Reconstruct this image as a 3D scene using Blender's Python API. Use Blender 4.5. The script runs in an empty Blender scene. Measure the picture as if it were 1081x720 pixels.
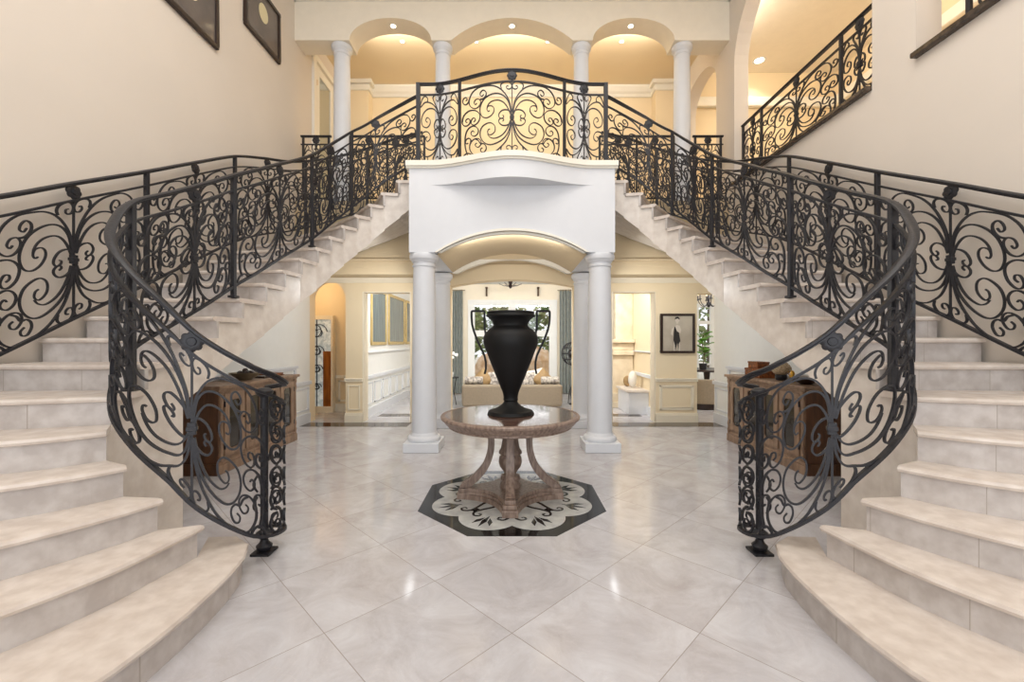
import bpy, bmesh, math, random
from math import sin, cos, pi, radians, sqrt, floor, atan2
from mathutils import Vector
random.seed(7)
SC = bpy.context.scene
COL = SC.collection

# ------------------------------------------------------------------ camera, world, lights, exposure
CH = 1.40
cam_d = bpy.data.cameras.new('camera'); cam = bpy.data.objects.new('camera', cam_d); COL.objects.link(cam)
cam.location = (0, 0, CH); cam.rotation_euler = (radians(90), 0, 0)
cam_d.sensor_width = 36; cam_d.lens = 456 / 1081 * 36; cam_d.clip_start = .02; cam_d.clip_end = 200
SC.camera = cam
SC.view_settings.view_transform = 'Standard'; SC.view_settings.look = 'None'
SC.view_settings.exposure = 0.0; SC.view_settings.gamma = 1; SC.view_settings.use_curve_mapping = False
W = bpy.data.worlds.new('world'); SC.world = W; W.use_nodes = True
wb = W.node_tree.nodes['Background']; wb.inputs[0].default_value = (.93, .96, 1, 1); wb.inputs[1].default_value = 1.3

def area(name, loc, rot, sx, sy, power, col=(1, 1, 1)):
    l = bpy.data.lights.new(name, 'AREA'); l.shape = 'RECTANGLE'; l.size = sx; l.size_y = sy
    l.energy = power; l.color = col
    o = bpy.data.objects.new(name, l); COL.objects.link(o); o.location = loc; o.rotation_euler = rot
    return o
def area_dir(name, loc, d, sx, sy, power, col=(1, 1, 1)):
    o = area(name, loc, (0, 0, 0), sx, sy, power, col); o.rotation_euler = Vector(d).to_track_quat('-Z', 'Y').to_euler(); return o
def point(name, loc, power, col=(1, 1, 1), r=.1):
    l = bpy.data.lights.new(name, 'POINT'); l.energy = power; l.color = col; l.shadow_soft_size = r
    o = bpy.data.objects.new(name, l); COL.objects.link(o); o.location = loc
    return o
WARM = (1, .90, .77)
area('fill_foyer_ceiling', (0, 2.4, 7.0), (0, 0, 0), 4.5, 3.6, 204, (1, .97, .94))  # added soft fill under the foyer ceiling, no fixture there
area('light_entrance_daylight', (0, -3.4, 3.4), (radians(90), 0, 0), 6.5, 6, 150, (.93, .96, 1))
area_dir('fill_living_header', (0, 7.75, 2.72), (0, .85, -.5), 4.6, .22, 120, (.99, .98, .97))  # added fill for the living room, out of view behind the header
area_dir('fill_breakfast_header', (4.4, 7.75, 2.85), (0, .85, -.5), 2.4, .25, 70, (1, .98, .95))  # unseen fill added to brighten the breakfast room
area_dir('fill_gallery_header', (0, 7.38, 6.66), (0, .98, .05), 5.2, .16, 45, WARM)  # added gallery fill, hidden by the arcade header, not a fixture
area_dir('fill_loft_header', (3.76, 5.0, 6.95), (.96, 0, -.25), 6, .15, 115, (1, .89, .75))  # added loft fill, tucked out of view above the wall openings
for q in (-1, 1):
    area_dir('fill_side_hall', (q * 1.5, 6.4, 2.2), (q * .97, -.05, -.42), .3, .3, 14, (.93, .97, 1))  # one-sided fill added in mid-air to brighten walls under the stairs
    area_dir('fill_back_hall', (q * 2.2, 6.5, 2.3), (0, 1, -.05), 1.4, .2, 2.6, (1, .96, .9))  # one-sided fill added for the lower back wall, no lamp there
area_dir('fill_vault', (0, 5.56, 2.62), (0, 1, .12), 1.2, .10, 8, (1, .95, .88))  # added fill for the vault, unseen behind the front arch
point('light_niche', (-3.75, 7.95, 2.45), 9, (1, .80, .55), .05)
# ------------------------------------------------------------------ materials
def lin(c):
    return tuple(((v / 255) / 12.92 if v / 255 <= .04045 else (((v / 255) + .055) / 1.055) ** 2.4) for v in c)
def mat(name, rgb, rough=.5, metal=0, noise=0, nscale=8, bump=0, rgb2=None, spec=.5, coat=0, stretch=None, emit=0, detail=4, alpha=1):
    m = bpy.data.materials.new(name); m.use_nodes = True
    nt = m.node_tree; p = nt.nodes['Principled BSDF']
    c = lin(rgb)
    p.inputs['Base Color'].default_value = (*c, 1); p.inputs['Roughness'].default_value = rough
    p.inputs['Metallic'].default_value = metal; p.inputs['Specular IOR Level'].default_value = spec
    if coat: p.inputs['Coat Weight'].default_value = coat; p.inputs['Coat Roughness'].default_value = .05
    if emit: p.inputs['Emission Color'].default_value = (*c, 1); p.inputs['Emission Strength'].default_value = emit
    tc = nt.nodes.new('ShaderNodeTexCoord'); mp = nt.nodes.new('ShaderNodeMapping')
    nt.links.new(tc.outputs['Object'], mp.inputs[0])
    if stretch: mp.inputs['Scale'].default_value = stretch
    n = nt.nodes.new('ShaderNodeTexNoise'); n.inputs['Scale'].default_value = nscale; n.inputs['Detail'].default_value = detail
    nt.links.new(mp.outputs[0], n.inputs['Vector'])
    r = nt.nodes.new('ShaderNodeValToRGB')
    c2 = lin(rgb2) if rgb2 else tuple(v * (1 - max(noise, .02)) for v in c)
    r.color_ramp.elements[0].position = .35; r.color_ramp.elements[1].position = .65
    r.color_ramp.elements[0].color = (*c2, 1); r.color_ramp.elements[1].color = (*c, 1)
    nt.links.new(n.outputs[0], r.inputs[0]); nt.links.new(r.outputs[0], p.inputs['Base Color'])
    if bump:
        b = nt.nodes.new('ShaderNodeBump'); b.inputs['Strength'].default_value = bump; b.inputs['Distance'].default_value = .01
        nt.links.new(n.outputs[0], b.inputs['Height']); nt.links.new(b.outputs[0], p.inputs['Normal'])
    return m
M = {}
M['cream'] = mat('cream_wall_paint', (226, 216, 204), .75, noise=.03, nscale=1.5)
M['ochre'] = mat('warm_cream_paint', (238, 219, 184), .75, noise=.03, nscale=1.5)
M['header'] = mat('beige_paint', (240, 231, 214), .75, noise=.03)
M['white'] = mat('white_paint', (220, 222, 226), .5, noise=.02)
M['wallwhite'] = mat('white_wall_paint', (236, 236, 232), .6, noise=.02)  # also carries the daylight tone of the lower wall sheets
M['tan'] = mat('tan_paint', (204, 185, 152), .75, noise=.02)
M['trimcream'] = mat('cream_trim', (242, 230, 206), .45, noise=.02)
M['trim'] = mat('white_trim', (240, 235, 222), .45, noise=.02)
M['iron'] = mat('black_wrought_iron', (44, 44, 49), .42, metal=.2, noise=.3, nscale=60, bump=.15)
M['stone'] = mat('limestone', (230, 221, 211), .32, rgb2=(214, 203, 192), nscale=9, bump=.05, detail=12)
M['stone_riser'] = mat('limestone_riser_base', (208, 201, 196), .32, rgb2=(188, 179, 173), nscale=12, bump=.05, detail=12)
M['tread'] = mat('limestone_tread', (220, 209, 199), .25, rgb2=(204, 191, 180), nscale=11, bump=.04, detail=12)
M['black_marble'] = mat('black_marble', (8, 8, 10), .07, noise=.3, spec=.4)
M['grey_marble'] = mat('grey_marble', (196, 196, 192), .1, rgb2=(170, 170, 168), nscale=9, detail=9)
M['dark_marble'] = mat('dark_brown_marble', (88, 74, 62), .12, rgb2=(50, 42, 36), nscale=18, detail=9)
M['vase'] = mat('matt_black_ceramic', (13, 13, 14), .55, noise=.1, spec=.3)
M['wood'] = mat('weathered_wood', (150, 130, 117), .42, rgb2=(112, 92, 80), nscale=7, stretch=(6, 6, 1.2), bump=.08, detail=8)
M['table_top'] = mat('dark_polished_wood', (112, 84, 72), .14, rgb2=(78, 56, 48), nscale=6, stretch=(1, 6, 1), detail=8, coat=.4)
M['cab'] = mat('cabinet_wood', (160, 132, 108), .45, rgb2=(126, 100, 80), nscale=5, stretch=(4, 4, 1), bump=.05, detail=8)
M['cab_side'] = mat('dark_cabinet_wood', (98, 62, 36), .42, rgb2=(64, 38, 20), nscale=5, stretch=(6, 6, 1), detail=8)
M['dark_glass'] = mat('dark_glass', (36, 30, 26), .06, noise=.2, spec=.8)
M['frame'] = mat('dark_frame_wood', (48, 32, 26), .3, noise=.2)
M['mat_grey'] = mat('grey_print', (112, 102, 96), .12, rgb2=(96, 88, 84), nscale=3)
M['cream_disc'] = mat('cream_oval_print', (226, 216, 176), .3)
M['sepia'] = mat('sepia_photo_paper', (196, 186, 168), .3, rgb2=(176, 164, 146), nscale=3)
M['sepia_dark'] = mat('dark_ink', (42, 38, 36), .4)
M['skin_print'] = mat('pale_print_tone', (214, 204, 188), .4)
M['curtain'] = mat('blue_grey_curtain', (150, 155, 150), .8, noise=.15, nscale=10)
M['sofa'] = mat('beige_upholstery', (150, 136, 116), .85, noise=.1, nscale=30, bump=.1)
M['gold_fabric'] = mat('gold_cushion_cloth', (160, 130, 86), .6, noise=.2, nscale=20)
M['pattern'] = mat('grey_patterned_cloth', (206, 198, 186), .8, rgb2=(128, 120, 114), nscale=20, detail=1)
M['white_cloth'] = mat('off_white_cloth', (230, 224, 212), .8)
M['gilt'] = mat('gilded_frame', (206, 180, 120), .35, metal=.3, noise=.15)
M['painted_reflection'] = mat('drape_reflection', (124, 134, 134), .25, rgb2=(84, 96, 98), nscale=6, stretch=(6, 6, .2))  # curtain reflection painted into the colour as upright streaks
M['leaf'] = mat('green_leaf', (96, 150, 50), .45, noise=.3, nscale=10)
M['dark_leaf'] = mat('shrub_leaf', (92, 122, 60), .7, rgb2=(150, 168, 104), nscale=9, detail=8)
M['soil_rock'] = mat('garden_rock', (198, 160, 122), .9, rgb2=(226, 204, 178), nscale=4, detail=8)
M['bark'] = mat('bark', (96, 78, 60), .9, noise=.3)
M['orchid'] = mat('white_petal', (246, 242, 236), .6)
M['amber'] = mat('amber_wood', (168, 100, 36), .3, rgb2=(130, 72, 24), nscale=4, stretch=(5, 5, 1))
M['etched'] = mat('glowing_etched_glass', (222, 228, 226), .12, rgb2=(150, 164, 164), nscale=14, detail=2, emit=.25)  # weak emission stands in for daylight coming through the glass
M['coral'] = mat('dried_coral', (206, 186, 156), .9, rgb2=(150, 128, 100), nscale=60, bump=.6)
M['box_wood'] = mat('carved_box_wood', (150, 84, 26), .5, rgb2=(92, 44, 12), nscale=40, bump=.4)
M['pewter'] = mat('pewter', (150, 140, 120), .4, metal=.5, noise=.2)
M['brass'] = mat('brass', (206, 160, 66), .3, metal=.8, noise=.1)
M['lamp'] = mat('lamp_glow', (255, 232, 190), .4, emit=9)
M['bulb'] = mat('warm_bulb', (255, 226, 180), .4, emit=4)
M['marble_fire'] = mat('fireplace_limestone', (232, 216, 188), .5, rgb2=(214, 196, 166), nscale=6)
M['mirror'] = mat('mirror_glass', (190, 196, 196), .06, metal=1)
M['lawn'] = mat('patio_stone', (214, 206, 190), .8, noise=.1)
M['concrete'] = mat('crown_plaster', (238, 228, 204), .6, noise=.02)

def glass_mat():
    m = bpy.data.materials.new('clear_glass'); m.use_nodes = True; nt = m.node_tree
    for n in list(nt.nodes): nt.nodes.remove(n)
    o = nt.nodes.new('ShaderNodeOutputMaterial'); mx = nt.nodes.new('ShaderNodeMixShader'); mx.inputs[0].default_value = .06
    t = nt.nodes.new('ShaderNodeBsdfTransparent'); g = nt.nodes.new('ShaderNodeBsdfGlossy'); g.inputs['Roughness'].default_value = .02
    nt.links.new(t.outputs[0], mx.inputs[1]); nt.links.new(g.outputs[0], mx.inputs[2]); nt.links.new(mx.outputs[0], o.inputs[0])
    return m
M['glass'] = glass_mat()

def floor_mat():
    m = bpy.data.materials.new('polished_marble_tiles'); m.use_nodes = True; nt = m.node_tree; N = nt.nodes; L = nt.links
    p = N['Principled BSDF']
    tc = N.new('ShaderNodeTexCoord'); sp = N.new('ShaderNodeSeparateXYZ'); L.new(tc.outputs['Object'], sp.inputs[0])
    def mth(op, a, b=None, c=None):
        n = N.new('ShaderNodeMath'); n.operation = op
        for i, v in enumerate((a, b, c)):
            if v is None: continue
            if isinstance(v, (int, float)): n.inputs[i].default_value = v
            else: L.new(v, n.inputs[i])
        return n.outputs[0]
    y0 = mth('SUBTRACT', sp.outputs[1], 2.07)
    a = mth('DIVIDE', mth('ADD', sp.outputs[0], y0), .90)
    b = mth('DIVIDE', mth('SUBTRACT', sp.outputs[0], y0), .90)
    def line(v):
        f = mth('FRACT', mth('ADD', v, .5)); return mth('ABSOLUTE', mth('SUBTRACT', f, .5))
    d = mth('MINIMUM', line(a), line(b)); g = mth('LESS_THAN', d, .0032)
    cb = N.new('ShaderNodeCombineXYZ'); L.new(mth('FLOOR', a), cb.inputs[0]); L.new(mth('FLOOR', b), cb.inputs[1])
    wn = N.new('ShaderNodeTexWhiteNoise'); L.new(cb.outputs[0], wn.inputs[0])
    off = N.new('ShaderNodeVectorMath'); off.operation = 'MULTIPLY_ADD'
    L.new(wn.outputs['Color'], off.inputs[0]); off.inputs[1].default_value = (20, 20, 20); L.new(tc.outputs['Object'], off.inputs[2])
    n1 = N.new('ShaderNodeTexNoise'); n1.inputs['Scale'].default_value = 2.2; n1.inputs['Detail'].default_value = 9; n1.inputs['Distortion'].default_value = .8
    n1.inputs['Roughness'].default_value = .68; n1.inputs['Scale'].default_value = 3.0; n1.inputs['Detail'].default_value = 14
    L.new(off.outputs[0], n1.inputs['Vector'])
    r = N.new('ShaderNodeValToRGB'); r.color_ramp.elements[0].position = .3; r.color_ramp.elements[1].position = .68
    r.color_ramp.elements[0].color = (*lin((180, 174, 175)), 1); r.color_ramp.elements[1].color = (*lin((209, 208, 211)), 1)
    L.new(n1.outputs[0], r.inputs[0])
    n2 = N.new('ShaderNodeTexNoise'); n2.inputs['Scale'].default_value = 3.5; n2.inputs['Detail'].default_value = 6; n2.inputs['Distortion'].default_value = 2.5
    L.new(off.outputs[0], n2.inputs['Vector'])
    v = mth('ABSOLUTE', mth('SUBTRACT', n2.outputs[0], .5)); vein = mth('LESS_THAN', v, .004)
    mv = N.new('ShaderNodeMixRGB'); L.new(mth('MULTIPLY', vein, .10), mv.inputs[0]); L.new(r.outputs[0], mv.inputs[1]); mv.inputs[2].default_value = (*lin((236, 228, 222)), 1)
    mt = N.new('ShaderNodeMixRGB'); mt.blend_type = 'MULTIPLY'; mt.inputs[0].default_value = 1
    L.new(mv.outputs[0], mt.inputs[1])
    tv = mth('ADD', mth('MULTIPLY', wn.outputs['Value'], .07), .93)
    cc = N.new('ShaderNodeCombineXYZ'); [L.new(tv, cc.inputs[i]) for i in range(3)]
    L.new(cc.outputs[0], mt.inputs[2])
    mx = N.new('ShaderNodeMixRGB'); L.new(g, mx.inputs[0]); L.new(mt.outputs[0], mx.inputs[1]); mx.inputs[2].default_value = (*lin((158, 150, 145)), 1)
    L.new(mx.outputs[0], p.inputs['Base Color'])
    p.inputs['Roughness'].default_value = .11; p.inputs['Specular IOR Level'].default_value = .55
    return m
M['floor'] = floor_mat()
def riser_mat():
    m = M['stone'].copy(); m.name = 'limestone_riser_blocks'; nt = m.node_tree; N = nt.nodes; L = nt.links
    return m

# ------------------------------------------------------------------ mesh builder
class MB:
    def __init__(s): s.v = []; s.f = []
    def add(s, vs, fs):
        o = len(s.v); s.v += [tuple(v) for v in vs]; s.f += [tuple(i + o for i in f) for f in fs]
    def box(s, x0, x1, y0, y1, z0, z1):
        s.add([(x0, y0, z0), (x1, y0, z0), (x1, y1, z0), (x0, y1, z0), (x0, y0, z1), (x1, y0, z1), (x1, y1, z1), (x0, y1, z1)],
              [(0, 3, 2, 1), (4, 5, 6, 7), (0, 1, 5, 4), (1, 2, 6, 5), (2, 3, 7, 6), (3, 0, 4, 7)])
    def lathe(s, prof, cx=0, cy=0, z=0, n=32, a0=0):
        k = len(prof); vs = []
        for i in range(n):
            a = a0 + 2 * pi * i / n
            for r, h in prof: vs.append((cx + r * cos(a), cy + r * sin(a), z + h))
        fs = []
        for i in range(n):
            j = (i + 1) % n
            for q in range(k - 1): fs.append((i * k + q, j * k + q, j * k + q + 1, i * k + q + 1))
        fs.append(tuple(i * k for i in reversed(range(n)))); fs.append(tuple(i * k + k - 1 for i in range(n)))
        s.add(vs, fs)
    def sweep(s, pts, hw, hd, norms=None, sides=4, taper=None, closed=False):
        pts = [Vector(p) for p in pts]; n = len(pts); vs = []
        for i in range(n):
            a = pts[i - 1] if (i > 0 or closed) else pts[0]; b = pts[(i + 1) % n] if (i < n - 1 or closed) else pts[-1]
            t = (b - a)
            if t.length < 1e-9: t = Vector((0, 0, 1))
            t.normalize()
            nn = Vector(norms[i]) if norms else (Vector((0, 0, 1)) if abs(t.z) < .95 else Vector((0, 1, 0)))
            nn = nn - t * nn.dot(t)
            if nn.length < 1e-6: nn = t.orthogonal()
            nn.normalize(); bb = t.cross(nn); q = taper[i] if taper else 1
            if sides == 4:
                cs = [(1, 1), (-1, 1), (-1, -1), (1, -1)]
            else:
                cs = [(cos(2 * pi * (k + .5) / sides), sin(2 * pi * (k + .5) / sides)) for k in range(sides)]
            for c in cs: vs.append(pts[i] + bb * hw * c[0] * q + nn * hd * c[1] * q)
        fs = []; m = sides
        for i in range(n if closed else n - 1):
            j = (i + 1) % n
            for k in range(m): fs.append((i * m + k, i * m + (k + 1) % m, j * m + (k + 1) % m, j * m + k))
        if not closed:
            fs.append(tuple(reversed(range(m)))); fs.append(tuple((n - 1) * m + k for k in range(m)))
        s.add(vs, fs)
    def extrude(s, poly, ax, a0, a1):
        """poly = list of 2D points; ax 'y': (x,z) extruded along y, 'x': (y,z), 'z': (x,y)"""
        n = len(poly)
        def P(p, a): return (p[0], a, p[1]) if ax == 'y' else ((a, p[0], p[1]) if ax == 'x' else (p[0], p[1], a))
        s.add([P(p, a0) for p in poly] + [P(p, a1) for p in poly],
              [tuple(range(n)), tuple(reversed(range(n, 2 * n)))] + [(i, (i + 1) % n, n + (i + 1) % n, n + i) for i in range(n)])
    def blob(s, c, r, n=10, jit=.15, seed=0, sq=(1, 1, 1)):
        rnd = random.Random(seed); vs = []; fs = []
        for i in range(n + 1):
            th = pi * i / n
            for j in range(2 * n):
                ph = pi * j / n; q = r * (1 + rnd.uniform(-jit, jit))
                vs.append((c[0] + q * sq[0] * sin(th) * cos(ph), c[1] + q * sq[1] * sin(th) * sin(ph), c[2] + q * sq[2] * cos(th)))
        for i in range(n):
            for j in range(2 * n):
                fs.append((i * 2 * n + j, i * 2 * n + (j + 1) % (2 * n), (i + 1) * 2 * n + (j + 1) % (2 * n), (i + 1) * 2 * n + j))
        s.add(vs, fs)
    def build(s, name, m, parent=None, sx=1, smooth=None, bevel=0, label=None):
        me = bpy.data.meshes.new(name)
        me.from_pydata([(x * sx, y, z) for x, y, z in s.v], [], s.f)
        bm = bmesh.new(); bm.from_mesh(me); bmesh.ops.remove_doubles(bm, verts=bm.verts, dist=1e-6)
        bmesh.ops.recalc_face_normals(bm, faces=bm.faces); bm.to_mesh(me); bm.free()
        me.materials.append(M[m] if isinstance(m, str) else m)
        if smooth is not None:
            me.shade_smooth(); me.set_sharp_from_angle(angle=radians(smooth))
        o = bpy.data.objects.new(name, me); COL.objects.link(o)
        if parent:
            o.parent = parent
            o.location = -parent.location if parent.type == 'EMPTY' else Vector((0, 0, 0))
        if bevel:
            b = o.modifiers.new('bevel', 'BEVEL'); b.width = bevel; b.segments = 2; b.limit_method = 'ANGLE'
        if label: o['label'] = label
        return o
def thing(name, label, cat, loc=(0, 0, 0), group=None):
    o = bpy.data.objects.new(name, None); COL.objects.link(o); o.location = loc; o.empty_display_size = .1
    o['label'] = label; o['category'] = cat
    if group: o['group'] = group
    return o
def tag(o, label, cat, group=None):
    o['label'] = label; o['category'] = cat
    if group: o['group'] = group
    return o
def struct(name, mb, m, smooth=None, **k):
    o = mb.build(name, m, smooth=smooth, **k); o['kind'] = 'structure'; return o
def catmull(pts, n=8, closed=False):
    P = [tuple(p) for p in pts]; out = []; k = len(P); D = len(P[0])
    rng = k if closed else k - 1
    for i in range(rng):
        g = (lambda j: P[j % k]) if closed else (lambda j: P[min(max(j, 0), k - 1)])
        p0, p1, p2, p3 = g(i - 1), g(i), g(i + 1), g(i + 2)
        for q in range(n):
            t = q / n
            out.append(tuple(.5 * ((2 * p1[d]) + (-p0[d] + p2[d]) * t + (2 * p0[d] - 5 * p1[d] + 4 * p2[d] - p3[d]) * t * t + (-p0[d] + 3 * p1[d] - 3 * p2[d] + p3[d]) * t ** 3) for d in range(D)))
    if not closed: out.append(P[-1])
    return out
def arch_pts(x0, x1, zs, zt, n=24):
    """points of an elliptical arch from x0 to x1"""
    c = (x0 + x1) / 2; a = (x1 - x0) / 2
    return [(c - a * cos(pi * i / n), zs + (zt - zs) * sin(pi * i / n)) for i in range(n + 1)]
def seg_arch(x0, x1, zs, zt, n=24):
    c = (x0 + x1) / 2; a = (x1 - x0) / 2; h = zt - zs; R = (a * a + h * h) / (2 * h); th = math.asin(a / R)
    return [(c + R * sin(-th + 2 * th * i / n), zt - R + R * cos(-th + 2 * th * i / n)) for i in range(n + 1)]

R_ = .178; FL2 = 21 * R_      # riser, upper floor level 3.738

# ------------------------------------------------------------------ structure: floors, walls, ceilings
m = MB(); m.box(-6.5, 6.5, -3.5, 14.0, -.12, 0); struct('floor', m, 'floor')
m = MB(); m.box(-3.5, -1.72, 7.06, 7.40, 0, .003); m.box(1.66, 3.5, 7.06, 7.40, 0, .003)
m.box(-2.5, -1.85, 8.02, 8.3, 0, .003); m.box(1.8, 2.42, 8.02, 8.3, 0, .003); struct('trim_1', m, 'dark_marble')
# left wall
m = MB(); m.box(-3.72, -3.5, -3.5, 7.45, 0, 7.05); m.box(-3.72, -3.5, 7.45, 9.2, 3.4, 7.05)
struct('wall_left', m, 'cream')
# right wall with two openings in its upper half
m = MB(); m.box(3.5, 3.72, -3.5, 7.45, 0, 3.84); m.box(3.5, 3.72, 3.74, 4.2, 3.84, 7.05); m.box(3.5, 3.72, 6.8, 7.3, 3.84, 7.05)
m.box(3.5, 3.72, -3.5, 1.4, 3.84, 7.05)
for (a, b) in ((4.2, 6.8), (1.4, 3.74)):
    ap = arch_pts(a, b, 5.75, 6.85)
    m.extrude([(a, 7.05)] + ap + [(b, 7.05)], 'x', 3.5, 3.72)
struct('wall_right', m, 'cream')
m = MB(); m.box(3.44, 3.78, 4.2, 6.8, 3.84, 3.885); m.box(3.44, 3.78, 1.4, 3.74, 3.84, 3.885); struct('trim_2', m, 'dark_marble', bevel=.008)
# loft beyond the right wall
m = MB(); m.box(3.72, 7, 0, 9.2, 3.6, 3.84); struct('floor_loft', m, 'stone')
m = MB(); m.box(6.8, 7, 0, 9.2, 3.84, 7.05); m.box(3.72, 6.8, 9.1, 9.3, 3.84, 7.05); m.box(3.72, 6.8, -.2, 0, 3.84, 7.05); struct('wall_loft', m, 'ochre')
m = MB(); m.box(6.7, 6.8, 0, 9.1, 6.3, 6.5); m.box(3.8, 6.8, 9.0, 9.1, 6.3, 6.5); struct('trim_3', m, 'trim', bevel=.02)
# ceiling
m = MB(); m.box(-3.72, 7, -3.5, 9.3, 7.05, 7.2); struct('ceiling', m, 'header')
# upper back arcade (Y 6.95-7.3) with three arches
AY0, AY1 = 6.95, 7.32
m = MB(); segs = [(-2.62, -1.30), (-.98, .98), (1.30, 2.62)]
poly = [(-3.5, 7.05), (-3.5, 6.24)]
for a, b in segs: poly += seg_arch(a, b, 6.24, 6.6) if b - a > 1.5 else arch_pts(a, b, 6.24, 6.6)
poly += [(3.5, 6.24), (3.5, 7.05)]
m.extrude(poly, 'y', AY0, AY1); struct('wall_arcade', m, 'header', smooth=30)
m = MB(); m.extrude([(6.95, 7.05), (6.95, 6.86), (6.92, 6.86), (6.90, 6.92), (6.84, 6.96), (6.80, 7.02), (6.80, 7.05)], 'x', -3.5, 3.5)
for sx in (1, -1):
    m.extrude([(sx * 3.5, 7.05), (sx * 3.5, 6.86), (sx * 3.47, 6.86), (sx * 3.45, 6.92), (sx * 3.39, 6.96), (sx * 3.35, 7.02), (sx * 3.35, 7.05)], 'y', -3.5, 6.95)
struct('trim_4', m, 'trim')
# gallery beyond
m = MB(); m.box(-3.5, 3.72, 7.32, 9.2, 6.78, 6.9); struct('ceiling_gallery', m, 'ochre')
m = MB(); m.box(-3.5, 3.72, 9.2, 9.4, FL2 - .1, 7.05); struct('wall_gallery', m, 'ochre')
m = MB(); pc = [(9.2, 6.78), (9.2, 6.58), (9.17, 6.58), (9.14, 6.63), (9.10, 6.66), (9.04, 6.74), (9.04, 6.78)]
m.extrude(pc, 'x', -2.95, 2.95)
for sx in (1, -1):
    m.box(*sorted((sx * 2.94, sx * 3.5)), 8.90, 9.2, 6.58, 6.7); m.box(*sorted((sx * 2.88, sx * 3.5)), 8.84, 9.2, 6.7, 6.78)
struct('trim_5', m, 'trim', bevel=.01)
m = MB()
for sx in (1, -1): m.box(*sorted((sx * 2.97, sx * 3.5)), 8.93, 9.2, FL2 - .1, 6.78)
struct('wall_gallery_pier', m, 'ochre')
m = MB(); m.box(3.5, 3.72, 7.3, 7.4, 3.6, 7.05); m.box(3.5, 3.72, 8.75, 9.2, 3.6, 7.05); m.extrude([(7.4, 7.05)] + arch_pts(7.4, 8.75, 5.9, 6.36) + [(8.75, 7.05)], 'x', 3.5, 3.72); struct('wall_gallery_right', m, 'cream', smooth=30)
# upper floor slab + lower entablature
m = MB(); m.box(-3.5, 3.5, 7.0, 9.2, 3.42, 3.66); m.box(-3.5, 3.5, 6.96, 7.5, 2.72, 3.66); struct('floor_upper', m, 'tan')
m = MB(); m.box(-3.5, -1.31, 7.0, 7.45, 2.48, 2.72); m.box(1.31, 3.5, 7.0, 7.45, 2.48, 2.72); m.box(-3.5, -1.31, 6.93, 7.0, 2.69, 2.72); m.box(1.31, 3.5, 6.93, 7.0, 2.69, 2.72)
struct('trim_6', m, 'tan', bevel=.004)
# bridge box: front y 5.45 to 7.15 with barrel vault
m = MB(); hw = .97
poly = [(-1.30, 3.60), (-1.30, 2.52)] + [(-hw, 2.52)] + seg_arch(-hw, hw, 2.52, 2.82)[1:-1] + [(hw, 2.52), (1.30, 2.52), (1.30, 3.60)]
m.extrude(poly, 'y', 5.45, 7.1); struct('wall_bridge', m, 'white', smooth=30)
m = MB()
for (w, y0, y1) in ((0, 5.405, 5.45), (.035, 5.45, 5.52)):
    o = seg_arch(-hw - .0 + w, hw + .0 - w, 2.52, 2.82 - w * .9); i_ = seg_arch(-hw + .035 + w, hw - .035 - w, 2.52, 2.79 - w * .9)
    m.extrude(o + i_[::-1], 'y', y0 + .02, y1)
o = seg_arch(-hw, hw, 2.50, 2.80); i_ = seg_arch(-hw + .09, hw - .09, 2.50, 2.72)
m.extrude(o + i_[::-1], 'y', 6.98, 7.1)
struct('trim_7', m, 'trim', smooth=30)
# balcony bow
def bal_y(x, base=5.45, amp=.28, w=1.03):
    return base - amp * (.5 + .5 * cos(pi * min(abs(x) / w, 1))) if True else base
def bowpoly(off, w, amp, ext):
    n = 40; pts = []
    for i in range(n + 1):
        x = -w + 2 * w * i / n; pts.append((x, bal_y(x, 5.45 + off, amp, 1.05)))
    return pts
m = MB(); pts = bowpoly(0, 1.05, .29, 0); m.extrude(pts + [(1.05, 5.5), (-1.05, 5.5)], 'z', 3.365, 3.6)
struct('wall_balcony_bow', m, 'white', smooth=30)
m = MB(); 
for off, z0, z1 in ((-.02, 3.575, 3.60), (-.045, 3.60, 3.665)):
    n = 60; ps = [(-1.335 + 2.67 * i / n) for i in range(n + 1)]
    pts = [(x, bal_y(x, 5.45 + off, .29, 1.05)) for x in ps]
    m.extrude(pts + [(1.335, 7.0), (-1.335, 7.0)], 'z', z0, z1)
struct('trim_8', m, 'trim', smooth=40)
# lower back wall (Y 7.45-7.68) with openings
BY0, BY1 = 7.45, 7.68
m = MB()
poly = [(-3.5, 0), (-3.5, 2.5)] + [(3.5, 2.5)]
m.box(-2.87, -2.58, BY0, BY1, 0, 2.5); m.box(-1.74, -1.06, BY0, BY1, 0, 2.5); m.box(1.06, 1.72, BY0, BY1, 0, 2.5)
m.box(2.48, 3.19, BY0, BY1, 0, 2.5); m.box(-2.58, -1.74, BY0, BY1, 2.25, 2.5); m.box(1.72, 2.48, BY0, BY1, 2.25, 2.5); m.box(3.19, 3.5, BY0, BY1, 2.22, 2.5)
m.extrude([(-3.5, 2.5)] + arch_pts(-3.5, -2.87, 2.12, 2.44) + [(-2.87, 2.5)], 'y', BY0, BY1)
m.extrude([(-1.06, 2.72)] + seg_arch(-1.06, 1.06, 2.34, 2.46) + [(1.06, 2.72)], 'y', BY0, BY1)
struct('wall_back', m, 'ochre', smooth=30)
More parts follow.
